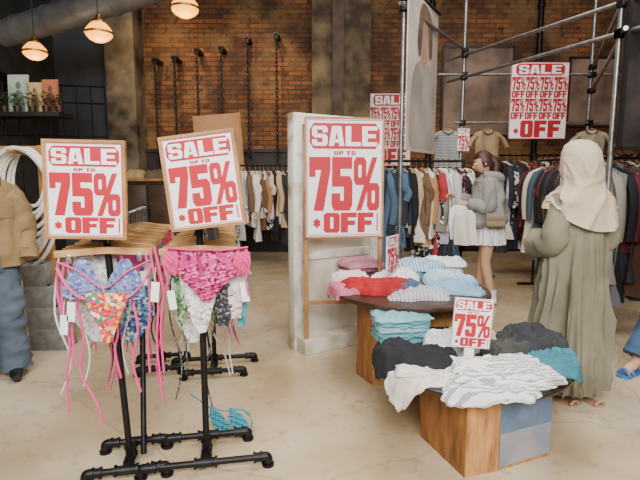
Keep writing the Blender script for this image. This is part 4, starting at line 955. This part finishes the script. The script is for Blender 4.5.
mb.loft(rings); mb.build('robe', ROBE, t, sharp=80)
for s in (1,-1):
    e = V(J['elL'] if s > 0 else J['elR']); w_ = V(J['wrL'] if s > 0 else J['wrR'])
    mb = MB(); mb.tube(smooth([(s*.12,.0,1.30),(s*.172,.02,1.2),e,e.lerp(w_,.5)-V((0,0,.03)),w_.lerp(e,.1)-V((0,0,.02))],8),[.06,.064,.068,.072,.074,.076,.084,.1],30)
    for v in mb.bm.verts:
        r = (1-abs(noise.noise(V((v.co.x*6,v.co.y*6,v.co.z*11)))))**4; v.co += V((v.co.x-e.x,v.co.y-e.y,0))*.26*(r-.35)
    mb.build('sleeve', ROBE, t, sharp=80)
HIJ = soft('#c4b297','#b5a286')
rows = [(1.655,.012,.014,0,-.012),(1.648,.05,.055,0,-.008),(1.622,.085,.094,0,-.004),(1.575,.107,.119,0,.002),(1.52,.114,.127,0,.008),(1.46,.112,.124,0,.016),(1.41,.108,.116,0,.026),(1.375,.118,.114,0,.03),(1.335,.16,.13,0,.026),(1.29,.197,.148,.0,.02),(1.23,.212,.158,-.005,.02),(1.17,.216,.164,-.01,.02)]
mb = MB(); rings = []; rr = []
for a_,b_ in zip(rows,rows[1:]):
    for j in range(5): rr.append([p+(q-p)*j/5 for p,q in zip(a_,b_)])
rr.append(list(rows[-1]))
for i,(z,rx,ry,cx,cy) in enumerate(rr):
    ring = []
    for j in range(120):
        a = 2*PI*j/120; f = min(1,max(0,(1.6-z)/.3))
        g = (1-abs(noise.noise(V((math.cos(a)*1.3+3,math.sin(a)*1.3,z*9+math.sin(a+.6)*1.6)))))**5
        w = 1+f*.26*(g-.35)
        fa = -math.sin(a)
        if fa > .6 and 1.42 < z < 1.6: w *= .76
        dz = 0
        if z < 1.34: dz = (1.34-z)*(.5*math.sin(a-.5)-.25*math.cos(2*a+.4))
        ring.append(V((cx+rx*w*math.cos(a),cy+ry*w*math.sin(a),z-dz*.6)))
    rings.append(ring)
mb.loft(rings,True,False); mb.build('headscarf', HIJ, t, sharp=80)
for s in ('L','R'):
    mb = MB(); a = V(J['an'+s]); b = V(J['toe'+s]); d = (b-a); d.z = 0; d.normalize(); p = V((-d.y,d.x,0))
    q0 = V((a.x,a.y,0))-d*.05; q1 = V((b.x,b.y,0))+d*.05
    ol = [q0-p*.03,q0.lerp(q1,.5)-p*.036,q1-d*.03-p*.042,q1,q1-d*.03+p*.042,q0.lerp(q1,.5)+p*.036,q0+p*.03]
    mb.prism([(v.x,v.y) for v in smooth(ol,3,True)],.0,.014)
    mb.tube(smooth([a-d*.05+V((0,0,-.055))+p*.035,a-d*.055+V((0,0,-.03)),a-d*.05+V((0,0,-.055))-p*.035],4),.008,6)
    mb.build('sandal', M('tan_leather','#b08a66',.6), t)
# ---- woman by the centre rail
pf = atZ(486,303)
PW = V((pf.x,pf.y+.0,0))
t = thing('person','person with brown hair, grey hoodie and white skirt, browsing the centre rail','person',PW,(0,0,math.radians(255)))
t.scale = (1.06,1.06,1.06)
HR = Matrix.Rotation(.3,3,'X')
J = dict(waist=(0,-.01,1.0),chest=(0,-.025,1.17),neckbase=(0,-.035,1.32),neck=(0,-.055,1.41),shL=(.15,-.035,1.3),elL=(.19,-.03,1.05),wrL=(.13,-.24,1.08),shR=(-.15,-.035,1.3),elR=(-.18,-.13,1.07),wrR=(-.12,-.35,1.14),
         hipL=(.085,0,.84),knL=(.075,-.035,.46),anL=(.07,.05,.09),toeL=(.08,-.1,.04),hipR=(-.085,0,.84),knR=(-.075,-.05,.46),anR=(-.08,-.08,.09),toeR=(-.09,-.23,.04),hnL=(-.5,0,-1),hnR=(.5,0,-1))
HC = V((0,-.085,1.5))
body(t,J,HC,HR)
HAIR = M('brown_hair','#2a120b',.5,0,'#452014',12)
mb = MB().mesh(hairshell(HC+V((0,0,.005)),HR,1.03)); mb.tube(smooth([HC+V((0,.05,.03)),HC+V((0,.115,-.0)),HC+V((.01,.12,-.1)),HC+V((0.01,.11,-.17))],4),[.06,.055,.045,.02],12); mb.build('hair', HAIR, t, sharp=70)
JK = soft('#8f8c86','#7c7973')
mb = tubeloft([(1.38,.06,.06,0,-.045),(1.35,.12,.085,0,-.04),(1.3,.185,.13,0,-.035),(1.15,.212,.172,0,-.025),(1.0,.22,.18,0,-.012),(.87,.222,.178,0,-.005),(.82,.19,.15,0,0)],n=64,fold=.08,k=7,seed=2,wr=.12); wrinkle(mb,.03,9); mb.build('hoodie', JK, t, sharp=80)
mb = MB(); mb.tube(smooth([(-.08,-.09,1.37),(-.06,.05,1.36),(0,.09,1.33),(.06,.05,1.36),(.08,-.09,1.37)],5),.044,12); mb.build('hood', JK, t)
for s,e,w in ((1,J['elL'],J['wrL']),(-1,J['elR'],J['wrR'])):
    e = V(e); w = V(w); mb = MB(); mb.tube(smooth([(s*.13,-.03,1.29),(s*.18,-.03,1.19),e,e.lerp(w,.5),e.lerp(w,.92)],6),[.065,.072,.074,.07,.05],18)
    for v in mb.bm.verts:
        r = (1-abs(noise.noise(V((v.co.x*9,v.co.y*9,v.co.z*14)))))**4; v.co += (v.co-e).normalized()*.018*(r-.35)
    mb.build('sleeve', JK, t)
mb = tubeloft([(.9,.15,.12,0,0),(.84,.175,.14,0,0),(.74,.182,.152,0,0),(.65,.19,.16,0,0)],fold=.12,k=16,n=96); mb.build('skirt', fab('#e6e3dd'), t, sharp=70)
for s in ('L','R'):
    mb = MB(); a = V(J['an'+s]); b = V(J['toe'+s]); d = (b-a); d.z = 0; d.normalize()
    mb.tube([V((a.x,a.y,.05))-d*.04,V((a.x,a.y,.05))+d*.05,V((b.x,b.y,.04)),V((b.x,b.y,.035))+d*.05],[.045,.05,.045,.03],12,flat=.85)
    mb.tube([V((a.x,a.y,.06)),V((a.x,a.y,.16))],[.048,.044],12); mb.build('sneaker', fab('#e2dfda'), t)
BAG = M('beige_leather','#8d7d64',.55); bg = thing('shoulder_bag','taupe shoulder bag carried at the skirted woman\'s hip','bag',(PW.x-.03,PW.y-.25,.9),(0,0,math.radians(-15)))
mb = MB(); mb.box((0,-.07,.08),(.2,.07,.14),bev=.025); mb.build('bag_body', BAG, bg)
mb = MB(); mb.box((0,-.105,.11),(.17,.012,.065),bev=.004); mb.build('flap', M('bag_flap','#7a6b54',.5), bg)
mb = MB(); mb.tube(smooth([(-.09,-.07,.13),(-.08,-.07,.3),(0.0,-.02,.48),(.04,.08,.5)],6),.008,6,flat=.5); mb.build('strap', BAG, bg)
for i,(px,dy,c,lab) in enumerate(((461,-.04,'#dfe0e2','white shirt held up by the skirted woman'),(466,-.16,'#d9cfc0','cream blouse draped over the skirted woman\'s near arm'))):
    q = atY(px,203+i*5,PW.y+dy)
    mb = MB(); mb.rows([(0,-.06,.06,.02),(-.05,-.12,.1,.035),(-.2,-.13,.11,.04),(-.38,-.11,.14,.04)],rip=.03,k=36,seed=3+i); o = mb.build('held_shirt', fab(c)); o.location = (q.x,q.y-.02,q.z-.4); tag(o,lab,'shirt')
# ---- person at right edge
RE = V((2.68,3.62,0))
t = thing('person','person in blue jeans walking at the right edge, mostly out of frame','person',RE,(0,0,math.radians(-66)))
J = dict(shL=(.165,.0,1.29),elL=(.19,.09,1.04),wrL=(.18,.1,.82),shR=(-.165,0,1.29),elR=(-.2,.06,1.03),wrR=(-.2,.04,.82),
         hipL=(.085,-.01,.82),knL=(.085,-.235,.48),anL=(.085,-.44,.09),toeL=(.09,-.58,.03),hipR=(-.085,0,.82),knR=(-.085,.08,.45),anR=(-.09,.28,.12),toeR=(-.09,.16,.03),hnL=(-1,0,0),hnR=(1,0,0))
body(t,J,(0,-.03,1.505),I3)
MB().mesh(hairshell((0,-.03,1.51),I3)).build('hair', HAIR, t, sharp=70)
JEAN = soft('#3f5b7c','#2f4762')
mb = tubeloft([(1.0,.14,.11,0,0),(.9,.168,.133,0,0),(.8,.17,.14,0,0),(.74,.1,.1,0,0)],fold=0)
for s in ('L','R'):
    mb.tube(smooth([J['hip'+s],V(J['hip'+s]).lerp(V(J['kn'+s]),.5),J['kn'+s],V(J['kn'+s]).lerp(V(J['an'+s]),.5),V(J['an'+s])+V((0,0,.04))],8),[.108,.104,.092,.088,.095],20)
for v in mb.bm.verts:
    r = (1-abs(noise.noise(V((v.co.x*9,v.co.y*9,v.co.z*15)))))**4; v.co += V((v.co.x,v.co.y,0)).normalized()*.024*(r-.35)
mb.build('jeans', JEAN, t, sharp=75)
DT = soft('#4a4a52','#3a3a41')
mb = tubeloft([(1.38,.06,.06,0,0),(1.35,.12,.08,0,0),(1.3,.185,.11,0,0),(1.15,.185,.125,0,0),(.92,.18,.14,0,0)],fold=.05,k=7,wr=.06); mb.build('top', DT, t, sharp=70)
for s,e,w in ((1,J['elL'],J['wrL']),(-1,J['elR'],J['wrR'])):
    e = V(e); w = V(w); mb = MB(); mb.tube(smooth([(s*.145,0,1.29),(s*.185,0.03,1.19),e,e.lerp(w,.5),w],5),[.06,.06,.055,.05,.042],16); mb.build('sleeve', DT, t)
for s in ('L','R'):
    mb = MB(); a = V(J['an'+s]); b = V(J['toe'+s]); d = (b-a); d.z = 0; d.normalize(); p = V((-d.y,d.x,0))
    q0 = V((a.x,a.y,0))-d*.05; q1 = V((b.x,b.y,0))+d*.05
    mb.prism([(v.x,v.y) for v in smooth([q0-p*.03,q0.lerp(q1,.5)-p*.036,q1-d*.03-p*.042,q1,q1-d*.03+p*.042,q0.lerp(q1,.5)+p*.036,q0+p*.03],3,True)],.0,.016)
    for k in (.05,.0): mb.tube(smooth([b-d*k+p*.045-V((0,0,.012)),b-d*k+V((0,0,.03)),b-d*k-p*.045-V((0,0,.012))],4),.011,6)
    mb.build('sandal', M('blue_rubber','#3f6f9f',.5), t)
bg = thing('black_bag','black shoulder bag at the hip of the right edge walker','bag',(RE.x-.16,RE.y-.3,.86),(0,0,.3))
mb = MB(); mb.box((0,0,.11),(.26,.09,.22),bev=.03); mb.build('bag_body', BLACK, bg); mb = MB(); mb.tube(smooth([(-.11,0,.2),(0,.02,.42),(.11,.05,.2)],6),.009,6); mb.build('strap', BLACK, bg)
# ---- mannequin with jacket and jeans at left
pf = atZ(6,378)
t = thing('mannequin','headless mannequin in open tan jacket and faded jeans at left edge','mannequin',(pf.x-.05,pf.y,0),(0,0,math.radians(25)))
J = dict(shL=(.16,.0,1.34),elL=(.23,.03,1.06),wrL=(.235,-.03,.9),shR=(-.16,0,1.34),elR=(-.23,.03,1.06),wrR=(-.235,-.03,.9),neck=(0,0,1.43),
         hipL=(.085,0,.84),knL=(.1,-.01,.46),anL=(.105,.02,.09),toeL=(.125,-.11,.045),hipR=(-.085,0,.84),knR=(-.1,-.01,.46),anR=(-.105,.02,.09),toeR=(-.125,-.11,.045))
body(t,J,None,I3,M('mannequin_dark','#3a332c',.5),False,True)
mb = tubeloft([(1.0,.15,.115,0,0),(.9,.172,.135,0,0),(.8,.172,.14,0,0),(.73,.1,.1,0,0)],fold=0)
for s in ('L','R'):
    mb.tube(smooth([J['hip'+s],V(J['hip'+s]).lerp(V(J['kn'+s]),.5),J['kn'+s],V(J['kn'+s]).lerp(V(J['an'+s]),.5),V(J['an'+s])+V((0,0,-.03))],10),[.105,.1,.094,.094,.102],24)
for v in mb.bm.verts:
    r = (1-abs(noise.noise(V((v.co.x*8,v.co.y*8,v.co.z*13)))))**4; v.co += V((v.co.x,v.co.y,0)).normalized()*.03*(r-.35)
mb.build('jeans', soft('#3f4a57','#5c6874'), t, sharp=75)
for sx in (-1,1):
    mb = MB(); mb.tube(smooth([(sx*.178,.0,.92),(sx*.188,0,.66),(sx*.19,0,.46),(sx*.2,.02,.2),(sx*.207,.02,.06)],5),.005,6); mb.build('side_seam', M('jean_seam','#8a7a55',.8), t)
TAN = soft('#967a53','#7d6341')
rows = [(1.43,.07,.065,0,.01),(1.405,.125,.09,0,.005),(1.36,.195,.122,0,0),(1.2,.215,.152,0,0),(1.0,.222,.162,0,0),(.82,.226,.165,0,0)]
rr = []
for a_,b_ in zip(rows,rows[1:]):
    for j in range(7): rr.append([p+(q-p)*j/7 for p,q in zip(a_,b_)])
rr.append(list(rows[-1])); mb = MB(); outer = []
for i,(z,rx,ry,cx,cy) in enumerate(rr):
    gap = .16+.3*i/len(rr); ring = []
    for j in range(65):
        a = -PI/2+gap+(2*PI-2*gap)*j/64
        r = (1-abs(noise.noise(V((math.cos(a)*1.8,math.sin(a)*1.8,z*6+3)))))**5
        w = 1+.13*(r-.3); ring.append(V((cx+rx*w*math.cos(a),cy+ry*w*math.sin(a),z)))
    outer.append(ring+[p*1.0+V((-p.x*.05,-p.y*.05,0)) for p in reversed(ring)])
mb.loft(outer); mb.build('jacket', TAN, t, sharp=75)
mb = tubeloft([(1.4,.06,.055,0,0),(1.36,.11,.075,0,0),(1.3,.15,.095,0,0),(1.1,.16,.115,0,0),(.94,.165,.122,0,0)],n=48,wr=.05); mb.build('shirt', soft('#4a4640','#3a3631'), t, sharp=75)
mb = MB(); mb.tube(smooth([(-.1,-.09,1.37),(-.078,.04,1.43),(0,.078,1.445),(.078,.04,1.43),(.1,-.09,1.37)],5),.026,10,flat=.8); mb.build('collar', M('brown_cord','#6b4a2e',.8,0,'#59391f',20), t)
for s in (-1,1):
    mb = MB(); mb.box((s*.14,-.128,1.2),(.09,.02,.1),Matrix.Rotation(s*.62,3,'Z'),bev=.003); mb.build('pocket', TAN, t)
    e = V(J['elL']); w = V(J['wrL']); e.x *= s; w.x *= s
    mb = MB(); mb.tube(smooth([(s*.14,0,1.345),(s*.195,0,1.23),e,e.lerp(w,.5),w.lerp(e,-.25)],9),[.07,.078,.073,.068,.066],26)
    for v in mb.bm.verts:
        r = (1-abs(noise.noise(V((v.co.x*6,v.co.y*6,v.co.z*13)))))**5; v.co += V((v.co.x-e.x,v.co.y-e.y,0)).normalized()*.026*(r-.3)
    mb.build('sleeve', TAN, t, sharp=75)
for s in ('L','R'):
    mb = MB(); a = V(J['an'+s]); b = V(J['toe'+s]); d = (b-a); d.z = 0; d.normalize()
    mb.tube([V((a.x,a.y,.05))-d*.04,V((a.x,a.y,.05))+d*.05,V((b.x,b.y,.042)),V((b.x,b.y,.032))+d*.05],[.046,.05,.044,.028],12,flat=.9); mb.tube([V((a.x,a.y,.05)),V((a.x,a.y,.13))],.05,12)
    mb.build('boot', M('black_leather','#171616',.35), t)
# ================================================================== LIGHT
w = bpy.data.worlds.new('world'); bpy.context.scene.world = w; w.use_nodes = True
w.node_tree.nodes['Background'].inputs[0].default_value = (.93,.97,1,1); w.node_tree.nodes['Background'].inputs[1].default_value = .22
def area(name, loc, rot, sx, sy, e, col):
    L = bpy.data.lights.new(name,'AREA'); L.shape = 'RECTANGLE'; L.size = sx; L.size_y = sy; L.energy = e; L.color = col
    o = bpy.data.objects.new(name,L); C.objects.link(o); o.location = loc; o.rotation_euler = rot; return o
area('shopfront_daylight',(.2,-1.8,3.7),(math.radians(52),0,0),5,2.4,680,(.97,.985,1))
area('ceiling_fill_near',(.8,3.3,5.1),(0,0,0),2.4,1.6,190,(1,.96,.9))  # added overhead fill, no fixture modelled
area('ceiling_fill_far',(2.2,6.3,5.1),(0,0,0),5,1.0,95,(1,.9,.76))  # added overhead fill that lifts the back of the shop
for x in (-2.7,-1.2):
    L = bpy.data.lights.new('brick_spot','SPOT'); L.energy = 260; L.color = (1,.77,.48); L.spot_size = math.radians(62); L.spot_blend = 1; L.shadow_soft_size = .1
    o = bpy.data.objects.new('brick_spot',L); C.objects.link(o); o.location = (x,7.3,5.0); o.rotation_euler = (math.radians(45),0,0)
L = bpy.data.lights.new('ledge_fill_spot','SPOT'); L.energy = 70; L.color = (1,.86,.66); L.spot_size = math.radians(40); L.spot_blend = .8; L.shadow_soft_size = .08  # added spot without a fixture, brightens the dark ledge and railing
o = bpy.data.objects.new('ledge_fill_spot',L); C.objects.link(o); o.location = (-3.7,5.4,4.4); o.rotation_euler = (V((-4.25,6.95,2.5))-V((-3.7,5.4,4.4))).to_track_quat('-Z','Y').to_euler()
# ================================================================== CAMERA
cam = bpy.data.cameras.new('camera'); cam.sensor_width = 36; cam.lens = 27
co = bpy.data.objects.new('camera',cam); C.objects.link(co); co.location = (0,0,CH); co.rotation_euler = (PI/2-T,0,0)
bpy.context.scene.camera = co
